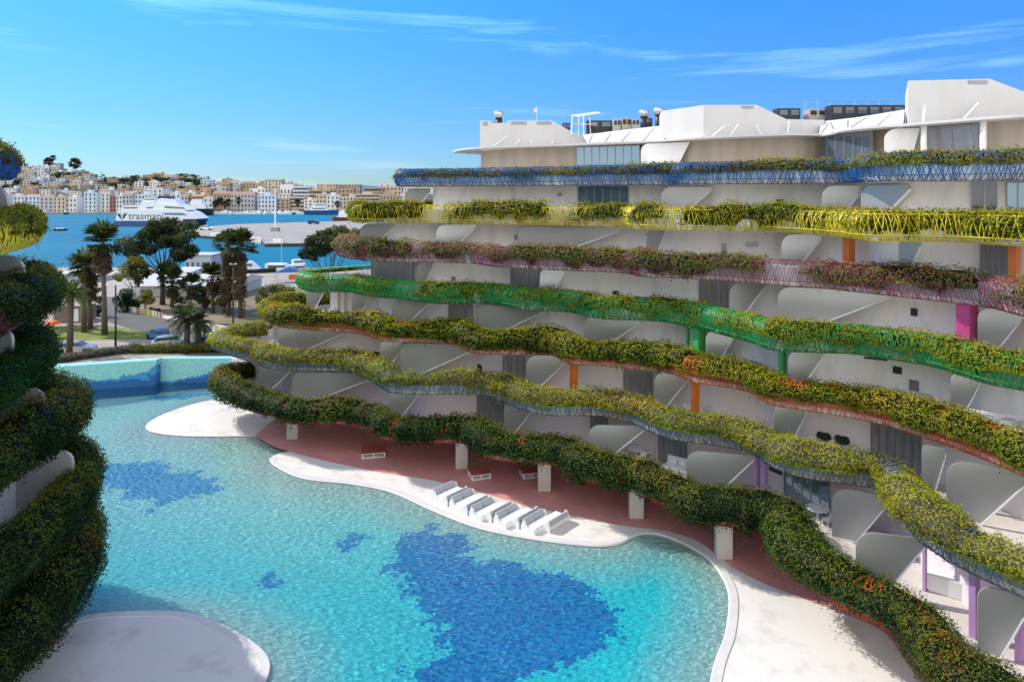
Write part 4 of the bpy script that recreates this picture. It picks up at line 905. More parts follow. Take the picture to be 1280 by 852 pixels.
# ------------------------------------------------------------------ ground beyond the pool
GZ = 2.0
def G(u, v, z=GZ): return P2(u, v, z)
M['paving'] = mat('pale_paving', (.36, .32, .265), .85, var=.25, vscale=.25, bump=.1)
M['asphalt'] = mat('asphalt', (.115, .112, .11), .9, var=.25, vscale=.3)
M['earth'] = mat('park_ground', (.22, .165, .10), .95, col2=(.10, .11, .035), vscale=.12, thr=(.3, .6))
M['lawn'] = mat('lawn', (.19, .22, .015), .9, var=.4, vscale=.5, bump=.4)
M['paint'] = mat('road_paint', (.72, .72, .70), .7)
M['conc'] = mat('quay_concrete', (.31, .285, .25), .85, var=.2, vscale=.08)
M['darkstone'] = mat('quay_wall', (.05, .05, .055), .9, var=.3, vscale=.5)
def sea_mat():
    m = mat('sea', (.002, .165, .27), .6, spec=.08, var=.25, vscale=.02, stretch=(.35, 1, 1)); t = m.node_tree; b = t.nodes['Principled BSDF']
    g = N(t, 'ShaderNodeTexCoord'); n = N(t, 'ShaderNodeTexNoise', i_Scale=.35, i_Detail=4.0); LK(t, g, 'Object', n, 'Vector')
    bp = N(t, 'ShaderNodeBump', i_Strength=.4, i_Distance=.4); LK(t, n, 'Fac', bp, 'Height'); LK(t, bp, 0, b, 'Normal'); return m
mb = MB(); mb.sheet([(-4000, 100), (4000, 100), (4000, 9000), (-4000, 9000)], .2); tag(mb.build('sea', sea_mat()), kind='structure')
mb = MB(); mb.prism([(-260, 71.6), (-70, 71.6), (-49, 74.6), (-39.9, 77.6), (-24, 79.02), (170, 79.02), (170, 150), (-10, 158), (-40, 162), (-60, 176), (-260, 190)], -3, GZ)
tag(mb.build('ground', M['paving']), kind='structure')
def gsheet(name, px, m, dz):
    mb = MB(); mb.sheet([G(*p) for p in px], GZ + dz); return tag(mb.build(name, m), kind='structure')
gsheet('lawn', [(20, 412), (60, 409), (108, 406), (150, 409), (180, 414), (207, 419), (185, 424), (140, 424), (70, 428), (0, 432)], M['lawn'], .012)
gsheet('road', [(120, 372), (155, 370), (185, 386), (225, 397), (265, 404), (330, 412), (400, 418), (400, 446), (235, 446), (215, 436), (196, 421), (160, 410), (135, 402)], M['asphalt'], .004)
gsheet('park', [(172, 372), (260, 362), (400, 358), (400, 405), (312, 408), (278, 415), (258, 412), (256, 405), (205, 398), (160, 386)], M['earth'], .008)
gsheet('pavement', [(160, 387), (205, 399), (256, 406.5), (258, 413), (278, 416.5), (312, 410), (400, 407), (400, 411), (330, 413.5), (265, 405.5), (225, 398.5), (185, 387.5), (157, 380)], M['floor_white'], .10)
for i in range(5):
    a, b_ = (246 + i * 11, 413.5 + i * .9), (258 + i * 12, 421 + i * .9)
    gsheet('crosswalk', [(a[0], a[1]), (a[0] + 5, a[1] + .4), (b_[0] + 6, b_[1] + .4), (b_[0], b_[1])], M['paint'], .009 + i * 0.0)
mb = MB(); mb.sheet([(-1500, 738), (900, 738), (900, 790), (-1500, 790)], 1.6); 
mb.plate([(-1500, 738, -1), (900, 738, -1), (900, 738, 1.6), (-1500, 738, 1.6)], (0, .5, 0)); tag(mb.build('pavement', M['conc']), kind='structure')

# ------------------------------------------------------------------ plants
def clump_leaves(cl, size, pal, rng, dens=1.5, squash=.85, low=.0):
    Vs, Qs, Cs, b = [], [], [], 0
    for (x, y, z, r) in cl:
        n = int(dens * 12.5 * r * r / size ** 2 * 1.0); 
        if n < 8: n = 8
        d = rng.normal(size=(n, 3)); d /= np.linalg.norm(d, axis=1)[:, None]
        rr = r * (.55 + .55 * rng.random(n) ** .6) * (.75 + .5 * vnoise(d[:, 0] * 2.2 + x, d[:, 1] * 2.2 + y, d[:, 2] * 2.2 + z))
        p = np.array([x, y, z]) + d * rr[:, None] * np.array([1, 1, squash])
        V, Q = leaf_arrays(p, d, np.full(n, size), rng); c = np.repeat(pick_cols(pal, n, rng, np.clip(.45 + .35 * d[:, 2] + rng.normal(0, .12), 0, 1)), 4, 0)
        Vs.append(V); Qs.append(Q + b); Cs.append(c); b += len(V)
    return np.vstack(Vs), np.vstack(Qs), np.vstack(Cs)
def tree(name, label, base, clumps, size, pal, trunk_r, cat='tree', group=None, limbs=True, seed=1, dens=1.5, crown='crown', trunk=True):
    rng = np.random.default_rng(seed); bx_, by_, bz_ = base
    e = empty(name, base, label=label, cat=cat, group=group)
    loc = [(x - bx_, y - by_, z - bz_, r) for x, y, z, r in clumps]
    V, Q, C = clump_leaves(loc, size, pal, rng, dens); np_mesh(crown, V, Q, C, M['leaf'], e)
    if trunk:
        m = MB(); zc = min(c[2] - c[3] * .4 for c in loc); cx_ = np.mean([c[0] for c in loc]); cy_ = np.mean([c[1] for c in loc]); fork = max(.35 * max(c[2] for c in loc), zc * .6)
        f = Vector((cx_ * .15, cy_ * .15, fork)); m.tube([(0, 0, -.2), (0.05, 0, fork * .5), f], [trunk_r * 1.25, trunk_r, trunk_r * .85], 8)
        if limbs:
            for c in loc[:max(4, len(loc) // 4)]:
                t = Vector(c[:3]); mid = f.lerp(t, .5) + Vector((rng.normal(0, .2), rng.normal(0, .2), -.25)); m.tube([f, mid, t], [trunk_r * .42, trunk_r * .24, trunk_r * .07], 6)
        m.build('trunk', M['bark'], e, True)
    return e
def ell(c, r, n, rad, seed):
    rng = np.random.default_rng(seed); o = []
    for i in range(n):
        d = rng.normal(size=3); d /= np.linalg.norm(d); k = rng.uniform(.35, .8)
        o.append((c[0] + d[0] * r[0] * k, c[1] + d[1] * r[1] * k, c[2] + d[2] * r[2] * k, rad * rng.uniform(.75, 1.25)))
    return o
def pxc(lst, d, jit=2.0, seed=0):
    rng = np.random.default_rng(seed); o = []
    for u, v, r in lst:
        y = d + rng.normal(0, jit); o.append(((u - CX) / F * d, y, H - (v - VH) / F * d, r * .9 / F * d))
    for u, v, r in lst:
        for i in range(3):
            a = rng.uniform(0, 6.28); o.append(((u + r * .7 * math.cos(a) - CX) / F * d, d + rng.normal(0, jit), H - (v + r * .5 * math.sin(a) - VH) / F * d, r * .5 / F * d))
    return o
pal_tree = [(.010, .018, .006, 3), (.022, .032, .010, 4), (.045, .052, .014, 3), (.075, .075, .02, 2)]
pal_yel = [(.03, .05, .01, 2), (.07, .09, .012, 3), (.13, .14, .015, 3), (.19, .18, .02, 2)]
d = 119
tree('umbrella_tree', 'tall dark spreading tree hiding the ferry bow, by the harbour shed', PD(203, d, GZ),
     pxc([(163, 312, 10), (174, 304, 13), (184, 294, 13), (198, 285, 13), (213, 283, 13), (228, 288, 13), (239, 298, 11), (242, 313, 9), (230, 317, 12), (214, 320, 11), (202, 300, 12), (186, 311, 10), (210, 334, 9), (222, 300, 13), (172, 322, 7), (206, 345, 6)], d, 1.6, 3), .40, pal_tree, .40, seed=3, dens=2.4)
d = 104
tree('pine_tree', 'wide dark pine behind the left end of the white block', PD(412, d, GZ),
     pxc([(383, 316, 9), (392, 306, 12), (404, 297, 11), (418, 291, 11), (432, 289, 10), (445, 294, 12), (420, 304, 12), (404, 313, 10), (436, 304, 12), (390, 322, 6)], d, 1.5, 4), .36, pal_tree, .35, seed=4, dens=2.4)
d = 108
tree('garden_tree', 'rounded olive green bush tree in the park beside the white block', PD(338, d, GZ), pxc([(328, 372, 9), (338, 364, 11), (350, 362, 11), (360, 366, 10), (346, 374, 10), (368, 374, 9), (335, 380, 7)], d, .8, 5), .26, [(.03, .045, .01, 2), (.06, .075, .015, 3), (.10, .11, .02, 2)], .15, seed=5)
d = 100
tree('garden_tree', 'low leafy tree row in front of the white harbour pavilion', PD(45, d, GZ), pxc([(12, 350, 10), (26, 344, 12), (40, 350, 12), (55, 352, 12), (68, 358, 11), (76, 366, 9), (35, 364, 14), (58, 370, 12), (20, 366, 12), (72, 352, 8)], d, 1.2, 6), .28, [(.02, .04, .01, 2), (.045, .07, .012, 3), (.09, .11, .015, 3)], .22, seed=6)
d = 116
tree('garden_tree', 'yellow green round tree between the tall palms and the harbour shed', PD(168, d, GZ), pxc([(158, 335, 9), (168, 328, 10), (178, 333, 9), (166, 342, 9), (150, 345, 7), (184, 340, 6)], d, .8, 7), .26, pal_yel, .18, seed=7)
tree('cypress_tree', 'dark narrow cypress standing among the tall palm trunks', PD(122, 108, GZ), pxc([(122, 398, 7), (122, 386, 7), (123, 374, 6), (123, 362, 4)], 108, .2, 8), .24, [(.006, .014, .006, 3), (.016, .028, .010, 2)], .15, seed=8, limbs=False)
tree('cypress_tree', 'dark bushy cypress right of the tall palm trunks', PD(158, 112, GZ), pxc([(156, 385, 10), (150, 374, 9), (160, 366, 9), (165, 380, 8)], 112, .2, 9), .24, [(.006, .014, .006, 3), (.016, .028, .010, 2)], .15, seed=9, limbs=False)
tree('garden_tree', 'small yellow green tree beside the white hoarding', PD(181, 112, GZ), pxc([(178, 374, 6), (184, 368, 7), (188, 376, 6)], 112, .3, 10), .22, pal_yel, .12, seed=10)
for i, (u, v, r, dd) in enumerate(((224, 376, 5, 118), (243, 372, 5, 120), (254, 376, 5, 116), (192, 388, 3, 112), (275, 378, 4, 118))):
    tree('shrub', ['rounded shrub left of the park palms', 'rounded shrub behind the middle park palm', 'rounded shrub between two park palms', 'small shrub at the coloured fence end', 'shrub under the tall shaggy palms'][i], PD(u, dd, GZ), pxc([(u - 5, v, r), (u, v - 3, r), (u + 5, v, r)], dd, .3, i), .22, pal_tree if i % 2 else pal_yel, .1, 'shrub', seed=20 + i, crown='foliage', limbs=False, trunk=False)

def fan_palm(name, label, base, hgt, r, seed, group=None, skirt=1.2):
    rng = np.random.default_rng(seed); e = empty(name, base, label=label, cat='palm tree', group=group)
    m = MB(); bend = rng.normal(0, .25); tr = .24 + hgt * .006
    m.tube([(0, 0, -.2), (bend * .2, 0, hgt * .35), (bend * .6, 0, hgt * .7), (bend, 0, hgt)], [tr * 1.35, tr, tr * .9, tr * .95], 9); m.build('trunk', M['palmbark'], e, True)
    Vs, Cs = [], []
    def fan(o, dr, ln, dead):
        dr = dr / np.linalg.norm(dr); side = np.cross(dr, [0, 0, 1.]); side /= np.linalg.norm(side) + 1e-6; up = np.cross(side, dr)
        c = o + dr * ln * .5
        w = .025; Vs.append([o - side * w, o + side * w, c + side * w, c - side * w]); Cs.append((.10, .09, .03) if not dead else (.12, .085, .05))
        for k in range(9):
            a = (k - 4) / 4 * 1.25 + rng.normal(0, .06); bd = dr * math.cos(a) + side * math.sin(a); drp = -.18 * ln * (abs(a) * .3 + .25)
            L_ = ln * .62 * rng.uniform(.85, 1.1); mid = c + bd * L_ * .55 + up * .04 * ln; tip = c + bd * L_ + np.array([0, 0, drp]); ww = np.cross(bd, up) * L_ * .10
            Vs.append([c, mid - ww, tip, mid + ww])
            if dead: cc = np.array([.13, .095, .05]) * rng.uniform(.6, 1.2)
            else: cc = np.array([[.025, .042, .012], [.05, .07, .018], [.085, .10, .025]][rng.integers(3)]) * rng.uniform(.8, 1.3)
            Cs.append(cc)
    top = np.array([bend, 0, hgt])
    for i in range(int(34 + r * 4)):
        az = rng.uniform(0, 6.283); el = rng.uniform(-.55, 1.35); fan(top + np.array([0, 0, rng.uniform(-.3, .3)]), np.array([math.cos(az) * math.cos(el), math.sin(az) * math.cos(el), math.sin(el)]), r * rng.uniform(.85, 1.1), False)
    for i in range(int(34 * skirt)):
        az = rng.uniform(0, 6.283); el = rng.uniform(-1.35, -.75); z0 = rng.uniform(0, 1) * r * skirt * .75
        fan(top - np.array([0, 0, .2 + z0]), np.array([math.cos(az) * math.cos(el), math.sin(az) * math.cos(el), math.sin(el)]), r * .62, True)
    V = np.array(Vs, float).reshape(-1, 3); Q = np.arange(len(V)).reshape(-1, 4); np_mesh('crown', V, Q, np.repeat(np.array([np.array(c) for c in Cs]), 4, 0), M['leaf'], e)
    return e
def feather_palm(name, label, base, hgt, r, seed, pal, group=None):
    rng = np.random.default_rng(seed); e = empty(name, base, label=label, cat='palm tree', group=group)
    m = MB(); m.tube([(0, 0, -.2), (.1, 0, hgt * .5), (.15, 0, hgt)], [.42, .33, .36], 10); m.build('trunk', M['palmbark'], e, True)
    Vs, Cs = [], []
    for i in range(46):
        az = rng.uniform(0, 6.283); el = rng.uniform(-.35, 1.35); L_ = r * rng.uniform(.85, 1.12); hd = np.array([math.cos(az), math.sin(az), 0]); side = np.array([-math.sin(az), math.cos(az), 0])
        col = np.array(pal[rng.integers(len(pal))][:3]) * rng.uniform(.8, 1.3); o = np.array([.15, 0, hgt]); pts = []
        for k in range(15):
            t = k / 14; x = L_ * t * math.cos(el) * (1 - .12 * t); z = L_ * t * math.sin(el) - L_ * .55 * t * t * (.4 + .6 * math.cos(el)); pts.append(o + hd * x + np.array([0, 0, z]))
        for k in range(14):
            a, b = pts[k], pts[k + 1]; w = .03; Vs.append([a - side * w, a + side * w, b + side * w, b - side * w]); Cs.append(col * .8 + .02)
            dr = (b - a) / (np.linalg.norm(b - a) + 1e-9); ll_ = L_ * .22 * math.sin(math.pi * min(.97, (k + 1.5) / 15.5)) ** .6
            for q_ in (0., .5):
                c = a + (b - a) * q_
                for s_ in (-1, 1):
                    ld = dr * .55 + side * s_ * .75 + np.array([0, 0, -.30 + rng.normal(0, .08)]); tip = c + ld * ll_; wv = dr * .045; mid = c + ld * ll_ * .5
                    Vs.append([c, mid - wv, tip, mid + wv]); Cs.append(col * rng.uniform(.8, 1.2))
    V = np.array(Vs, float).reshape(-1, 3); Q = np.arange(len(V)).reshape(-1, 4); np_mesh('crown', V, Q, np.repeat(np.array(Cs), 4, 0), M['leaf'], e)
    return e
def palm_px(u, vbase, vc): d_ = F * (H - GZ) / (vbase - VH); return PD(u, d_, GZ), H - (vc - VH) / F * d_ - GZ, d_ / F
FP = [(131, 418, 303, 24, 'tallest fan palm, left of the ferry, above the lawn', 1.3), (113, 411, 335, 23, 'second tallest fan palm, just left of the tallest one', 1.3), (105, 415, 330, 15, 'slim fan palm at the far left of the tall trio', 1.),
      (215, 384, 350, 17, 'fan palm under the spreading dark tree', .8), (237, 386, 357, 15, 'short fan palm right of the spreading dark tree', .6), (266, 391, 345, 16, 'fan palm beside the shaggy twin palms', .9),
      (286, 394, 306, 19, 'tall shaggy fan palm, left one of the dense twins', 3.6), (301, 397, 308, 20, 'tall shaggy fan palm, right one of the dense twins', 3.2), (280, 391, 364, 14, 'short fan palm before the shaggy twin palms', .8), (172, 386, 340, 13, 'fan palm behind the street lamp near the yellow green tree', .7), (256, 388, 372, 11, 'smallest fan palm in the middle of the park', .5)]
for i, (u, vb, vc, rp_, lb_, sk) in enumerate(FP):
    b_, hh, k_ = palm_px(u, vb, vc); fan_palm('fan_palm', lb_, b_, hh, rp_ * k_ * 1.12, 40 + i, 'fan palms of the harbour park', sk)
pal_ph = [(.05, .08, .02, 1), (.08, .11, .025, 1), (.035, .06, .02, 1)]
b_, hh, k_ = palm_px(87, 443, 366); feather_palm('date_palm', 'sunlit date palm on the plaza left of the street lamp', b_, hh, 29 * k_, 61, [(.08, .11, .02, 1), (.12, .14, .03, 1)])
b_, hh, k_ = palm_px(233, 438, 396); feather_palm('date_palm', 'date palm with blue green fronds behind the pool hedge, left of two', b_, hh, 33 * k_, 62, pal_ph)
b_, hh, k_ = palm_px(247, 437, 402); feather_palm('date_palm', 'smaller date palm leaning right behind the pool hedge', b_, hh, 24 * k_, 63, pal_ph)
# clipped hedge and grey shrubs behind the pool wall
def low_hedge(name, label, u0, v0, u1, v1, z0, r, pal, seed, cat, n):
    rng = np.random.default_rng(seed); cl = []
    for i in range(n):
        t = i / (n - 1); p = P(u0 + (u1 - u0) * t, v0 + (v1 - v0) * t, z0); cl.append((p[0], p[1] + rng.normal(0, .2), p[2] + r * .55, r * rng.uniform(.75, 1.15)))
    o = cl[0]; V, Q, C = clump_leaves([(c[0] - o[0], c[1] - o[1], c[2] - z0, c[3]) for c in cl], .17, pal, rng, 1.3, .8); h = np_mesh(name, V, Q, C, M['leaf'], loc=(o[0], o[1], z0)); return tag(h, label, cat)
low_hedge('clipped_hedge', 'clipped green hedge along the pale mosaic pool wall', 170, 441, 300, 439, GZ, .8, [(.03, .04, .012, 2), (.06, .07, .015, 3), (.10, .10, .02, 2)], 71, 'hedge', 30)
low_hedge('lavender_row', 'grey brown scrub row behind the dark blue pool wall', 60, 455, 172, 438, GZ, .7, [(.09, .085, .07, 2), (.05, .05, .04, 2), (.14, .125, .10, 2), (.05, .06, .02, 1)], 72, 'shrub row', 30)

# ------------------------------------------------------------------ street furniture, park
def lamp(u, vb, vt, label, arms=1.1):
    b, hh, k = palm_px(u, vb, vt); e = empty('street_lamp', b, label=label, cat='street lamp')
    m = MB(); m.tube([(0, 0, 0), (0, 0, hh * .5), (0, 0, hh)], [.14, .11, .09], 8); m.build('pole', M['dark'], e, True)
    m = MB(); m.box((0, 0, hh - .03), (arms * 2, .08, .08)); m.build('arm', M['steel'], e)
    for s in (-1, 1): m = MB(); m.box((s * arms * .72, 0, hh + .06), (arms * .6, .26, .10)); m.build('lamp_head', M['steel'], e)
lamp(144.5, 441, 356, 'dark street lamp with two flat arms, in front of the tall palms', 1.15)
lamp(291.5, 410, 330, 'thin dark street lamp before the shaggy twin palms', .5)
fc = [mat('picket_' + n_, c, .6) for n_, c in (('white', (.7, .7, .68)), ('yellow', (.60, .48, .10)), ('red', (.45, .10, .07)), ('blue', (.08, .28, .45)), ('green', (.12, .30, .16)), ('tan', (.45, .36, .22)))]
def picket(pts, label, seed):
    rng = random.Random(seed); o = P(*pts[0], GZ); e = empty('picket_fence', o, label=label, cat='fence'); m = MB(); rl = MB()
    for (a, b) in zip(pts[:-1], pts[1:]):
        A, B = Vector(P(*a, GZ)), Vector(P(*b, GZ)); n = int((B - A).length / .42); rz = math.atan2((B - A).y, (B - A).x)
        for i in range(n):
            c = A.lerp(B, (i + .5) / n) - Vector(o); m.box((c.x, c.y, .48), (.34, .05, .9), rng.choice([0, 0, 1, 1, 2, 3, 4, 5]), rz)
        c = A.lerp(B, .5) - Vector(o); rl.box((c.x, c.y + .06, .7), ((B - A).length, .05, .08), 0, rz); rl.box((c.x, c.y + .06, .25), ((B - A).length, .05, .08), 0, rz)
    m.build('boards', fc, e); rl.build('rail', M['steel'], e)
picket([(158, 389.5), (180, 393), (203, 398)], 'multicoloured picket fence along the road under the white hoarding', 3)
picket([(261, 413), (279, 416), (296, 413), (330, 408)], 'multicoloured picket fence round the playground corner', 5)
e = empty('hoarding', PD(163, 113, GZ), .25, label='white gridded hoarding on posts left of the coloured fence', cat='hoarding')
m = MB(); m.box((0, 0, 2.6), (2.9, .12, 2.3)); m.build('board', M['plastic_white'], e)
m = MB(); [m.box((0, -.07, 1.6 + .4 * i), (2.8, .02, .04)) for i in range(6)]; [m.box((-1.3 + .52 * i, -.07, 2.6), (.04, .02, 2.2)) for i in range(6)]; m.build('grid', gr, e)
for s in (-1.1, 1.1): m = MB(); m.box((s, .1, .75), (.12, .1, 1.5)); m.build('post', M['dark'], e)
e = empty('ticket_pillar', P(257.5, 426, GZ), label='bright yellow upright pillar at the park corner', cat='pillar')
m = MB(); m.box((0, 0, .9), (.62, .5, 1.8)); m.build('body', mat('yellow_paint', (.62, .46, .01), .5), e); m = MB(); m.box((0, -.26, 1.3), (.4, .03, .5)); m.build('panel', M['dark'], e)
e = empty('play_slide', PD(306, 108, GZ), .5, label='small playground slide between the palms behind the coloured fence', cat='slide')
m = MB(); m.plate([(0, -.3, 1.7), (2.6, -.3, .25), (2.6, .3, .25), (0, .3, 1.7)], (0, 0, .08)); m.build('chute', mat('slide_red', (.34, .12, .09), .5), e)
for x in (-.7, 0):
    for y in (-.35, .35): m = MB(); m.box((x, y, 1.1), (.09, .09, 2.2)); m.build('post', M['bark'], e)
m = MB(); m.box((-.35, 0, 1.66), (.85, .85, .08)); m.plate([(-.95, -.6, 2.2), (.2, -.6, 2.2), (-.37, 0, 2.8)], (0, 1.2, 0)); m.build('tower', mat('slide_wood', (.28, .20, .12), .8), e)
e = empty('stone_hut', PD(86, 103, GZ), label='low stone hut with a pale door on the lawn', cat='hut')
m = MB(); m.box((0, 1.5, 1.15), (4.6, 3, 2.3)); m.build('wall', mat('hut_stone', (.30, .25, .19), .9, var=.4, vscale=2.5, bump=.5), e); m = MB(); m.box((1.0, -.02, 1.0), (.95, .06, 1.9)); m.build('door', M['plastic_white'], e); m = MB(); m.box((0, 1.5, 2.36), (4.9, 3.3, .12)); m.build('roof', M['tan'], e)
e = empty('parasol', PD(65, 92, GZ), label='small bright orange parasol left on the lawn edge', cat='parasol')
m = MB(); m.tube([(0, 0, 0), (0, 0, 2.2)], .04, 6); m.build('pole', M['steel'], e); m = MB(); m.tube([(0, 0, 1.75), (0, 0, 2.1), (0, 0, 2.35)], [1.1, .65, .02], 8); m.build('canopy', mat('orange_cloth', (.70, .14, .01), .7), e)
# cars
def car(loc, rz, paint, label, sc=1.):
    e = empty('parked_car', loc, rz, label=label, cat='car', group='cars parked by the road'); e.scale = (sc,) * 3
    m = MB(); pr = [(-2.1, .35), (-2.12, .75), (-1.9, .92), (-1.0, .98), (.95, .95), (1.75, .86), (2.1, .70), (2.12, .35)]
    m.plate([(x, -.85, z) for x, z in pr], (0, 1.7, 0)); m.plate([(x, -.70, z) for x, z in [(-1.55, 1.36), (-.6, 1.45), (.2, 1.42), (.45, 1.36)]] [::1] + [(.45, -.70, 1.34), (-1.55, -.70, 1.33)], (0, 1.4, 0)); b = m.build('body', paint, e); 
    m = MB(); m.plate([(x, -.76, z) for x, z in [(-1.85, .95), (-1.5, 1.34), (.4, 1.35), (1.05, .95)]], (0, 1.52, 0)); m.build('windows', M['glass'], e)
    for x in (-1.3, 1.3):
        for y in (-.86, .86):
            m = MB(); m.tube([(x, y - .1, .33), (x, y + .1, .33)], .33, 14); w = m.build('wheel', M['dark'], e)
    for y in (-.6, .6): m = MB(); m.box((2.1, y, .66), (.06, .35, .14)); m.build('headlight', M['steel'], e)
car(P(198, 424, GZ + .01), 2.4, mat('car_paint_blue', (.06, .22, .45), .25, .3), 'pale blue car on the bend of the road')
car(P(213, 433, GZ + .01), .5, mat('car_paint_white', (.72, .76, .76), .25), 'white car half hidden behind the clipped hedge')
car(P(265, 433, GZ + .01), .35, mat('car_paint_navy', (.02, .10, .32), .25, .3), 'dark blue car right of the two date palms')
car(P(95, 441, GZ + .01), .2, mat('car_paint_silver', (.45, .5, .55), .25, .4), 'silver car on the shaded plaza behind the scrub row')

# ------------------------------------------------------------------ harbour buildings and quay boats
M['metalroof'] = mat('white_sheet_roof', (.52, .51, .49), .5, var=.1, vscale=.2)
def shed(name, u0, u1, d, dep, vt, label, wallm, pitch=.9, cat='shed', nwin=4, zb=GZ):
    x0, x1 = (u0 - CX) / F * d, (u1 - CX) / F * d; zt = H - (vt - VH) / F * d; e = empty(name, ((x0 + x1) / 2, d, zb), label=label, cat=cat); w = x1 - x0; hh = zt - zb
    m = MB(); m.box((0, dep / 2, hh / 2), (w, dep, hh)); m.build('wall', wallm, e)
    m = MB(); m.plate([(-w / 2 - .4, -.4, hh), (-w / 2 - .4, dep / 2, hh + pitch), (-w / 2 - .4, dep + .4, hh), (-w / 2 - .4, dep + .4, hh - .15), (-w / 2 - .4, -.4, hh - .15)], (w + .8, 0, 0)); m.build('roof', M['metalroof'], e)
    for i in range(nwin):
        m = MB(); m.box((-w / 2 + w * (i + .5) / nwin, -.03, hh * .5), (w / nwin * .45, .06, hh * .35)); m.build('window', M['glass'], e)
    return e
shed('harbour_shed', 166, 293, 128, 14, 357, 'long low white roofed harbour shed behind the park palms', mat('shed_wall', (.42, .43, .44), .8), 1.4)
shed('harbour_shed', 196, 236, 140, 10, 340, 'taller pale shed rising behind the long harbour shed', M['white'], .3, nwin=2)
shed('harbour_pavilion', 62, 122, 150, 12, 347, 'white harbour pavilion with blue windows left of the palms', mat('pavilion_wall', (.55, .60, .68), .7), .2, 'pavilion', 6)
shed('harbour_pavilion', -20, 66, 128, 12, 348, 'low white flat roofed pavilion at the far left quay', M['white'], .2, 'pavilion', 5)
shed('ticket_office', 231, 264, 156, 6, 318, 'grey blue boxy office on the quay edge', mat('office_wall', (.30, .36, .42), .6), .05, 'office', 5)
M['hull_dark'] = mat('hull_dark', (.012, .014, .02), .35); M['hull_white'] = mat('hull_white', (.78, .79, .80), .35); M['hull_blue'] = mat('hull_blue', (.02, .08, .22), .35)
def boat(name, loc, rz, L_, wd, hh, hullm, label, cat='boat', group=None, cab=1, mast=0.):
    e = empty(name, loc, rz, label=label, cat=cat, group=group)
    m = MB(); out = [(-L_ / 2, -wd / 2), (L_ * .15, -wd / 2), (L_ * .38, -wd * .3), (L_ / 2, 0), (L_ * .38, wd * .3), (L_ * .15, wd / 2), (-L_ / 2, wd / 2)]
    lo = [(x * .93, y * .7, -.3) for x, y in out]; hi = [(x, y, hh * (1 + .25 * max(0, x / L_))) for x, y in out]; n = len(out)
    m.add(lo + hi, [(i, (i + 1) % n, n + (i + 1) % n, n + i) for i in range(n)] + [tuple(range(n, 2 * n))]); m.build('hull', hullm, e)
    for c in range(cab):
        f = 1 - .3 * c; m = MB(); h0 = hh + c * hh * .75
        m.plate([(-L_ * .32 * f, -wd * .36 * f, h0), (-L_ * .30 * f, -wd * .36 * f, h0 + hh * .75), (L_ * .08 * f, -wd * .36 * f, h0 + hh * .75), (L_ * .22 * f, -wd * .36 * f, h0)], (0, wd * .72 * f, 0)); cb = m.build('cabin', M['hull_white'], e)
        m = MB(); m.box((-L_ * .06 * f, -wd * .36 * f - .01, h0 + hh * .45), (L_ * .36 * f, .05, hh * .26)); w_ = m.build('window', M['glass'], None); w_.parent = cb
    if mast: m = MB(); m.tube([(0, 0, hh), (0, 0, hh + mast)], .10, 5); m.build('mast', M['steel'], e)
    return e
boat('moored_boat', PD(308, 168, .2), .1, 15, 4, 2.6, M['hull_dark'], 'long dark moored boat beyond the shaggy palms', cab=1)
boat('moored_boat', PD(352, 170, .2), .0, 12, 4, 2.2, M['hull_dark'], 'dark moored boat left of the blue awning', cab=1, mast=9)
boat('moored_boat', PD(375, 174, .2), .4, 9, 3, 1.8, M['hull_white'], 'small white moored boat behind the blue awning', cab=2)
boat('moored_boat', PD(428, 520, .2), 3.0, 17, 7, 3.6, mat('tug_red', (.16, .03, .02), .5), 'dark red and white tug boat beyond the pier', cab=2)
e = empty('awning', PD(362, 150, GZ), .2, label='bright blue awning with orange bunting on the quay', cat='awning')
m = MB(); m.plate([(-3.0, -1.5, 2.2), (0, -1.5, 3.4), (3.0, -1.5, 2.2)], (0, 3, 0)); m.build('canopy', mat('blue_cloth', (.03, .16, .42), .7), e)
for x in (-2.8, 2.8):
    for y in (-1.4, 1.4): m = MB(); m.tube([(x, y, 0), (x, y, 2.25)], .05, 5); m.build('post', M['steel'], e)
m = MB(); m.box((1.6, -1.6, 1.2), (3.2, .05, 1.1)); m.build('bunting', mat('orange_bunting', (.65, .12, .02), .7), e)
# pier with its lamp mast, bollard blocks, van
pz = 1.5
pier = [P2(*p, pz) for p in ((236, 288), (248, 283.5), (300, 280), (380, 277.5), (440, 276), (470, 277), (470, 312), (388, 304), (331, 304.5), (326, 300), (252, 294.5), (236, 293))]
mb = MB(); mb.prism(pier, -1, pz - .02); tag(mb.build('pier_wall', M['darkstone']), 'dark stone side of the long harbour pier', 'pier')
mb = MB(); mb.sheet(pier, pz); tag(mb.build('pavement', M['conc']), kind='structure')
for i, u in enumerate((270, 299, 322, 349)):
    e = empty('pier_block', P(u, (295.8, 298.6, 301.5, 304)[i] - 1.0, pz), label=f'white concrete block on the pier edge, {["leftmost", "second from left", "third from left", "rightmost"][i]} of four', cat='block', group='white blocks on the pier edge')
    m = MB(); m.box((0, 0, .2), (4, 3, 3.2)); m.build('base', M['white'], e); m = MB(); m.box((0, 0, 1.9), (3, 2, .3)); m.build('cap', M['conc'], e)
e = empty('light_mast', P(344, 289, pz), label='tall slim white light mast standing on the pier', cat='mast')
zt = (289 - 238) / F * P(344, 289, pz)[1]; m = MB(); m.tube([(0, 0, 0), (0, 0, zt)], [.45, .25], 6); m.build('pole', M['hull_white'], e); m = MB(); m.box((0, 0, zt), (2.2, .8, .8)); m.build('lamp_head', M['steel'], e); m = MB(); m.box((0, 0, 1), (4, 3, 2)); m.build('base', M['conc'], e)
for u, v, lb_, pm in ((258, 287.5, 'pale van parked at the seaward end of the pier', M['hull_white']), (392, 280, 'small dark car parked on the far pier edge', M['hull_dark'])):
    car(P(u, v, pz + .01), .05, pm, lb_, 1.8)

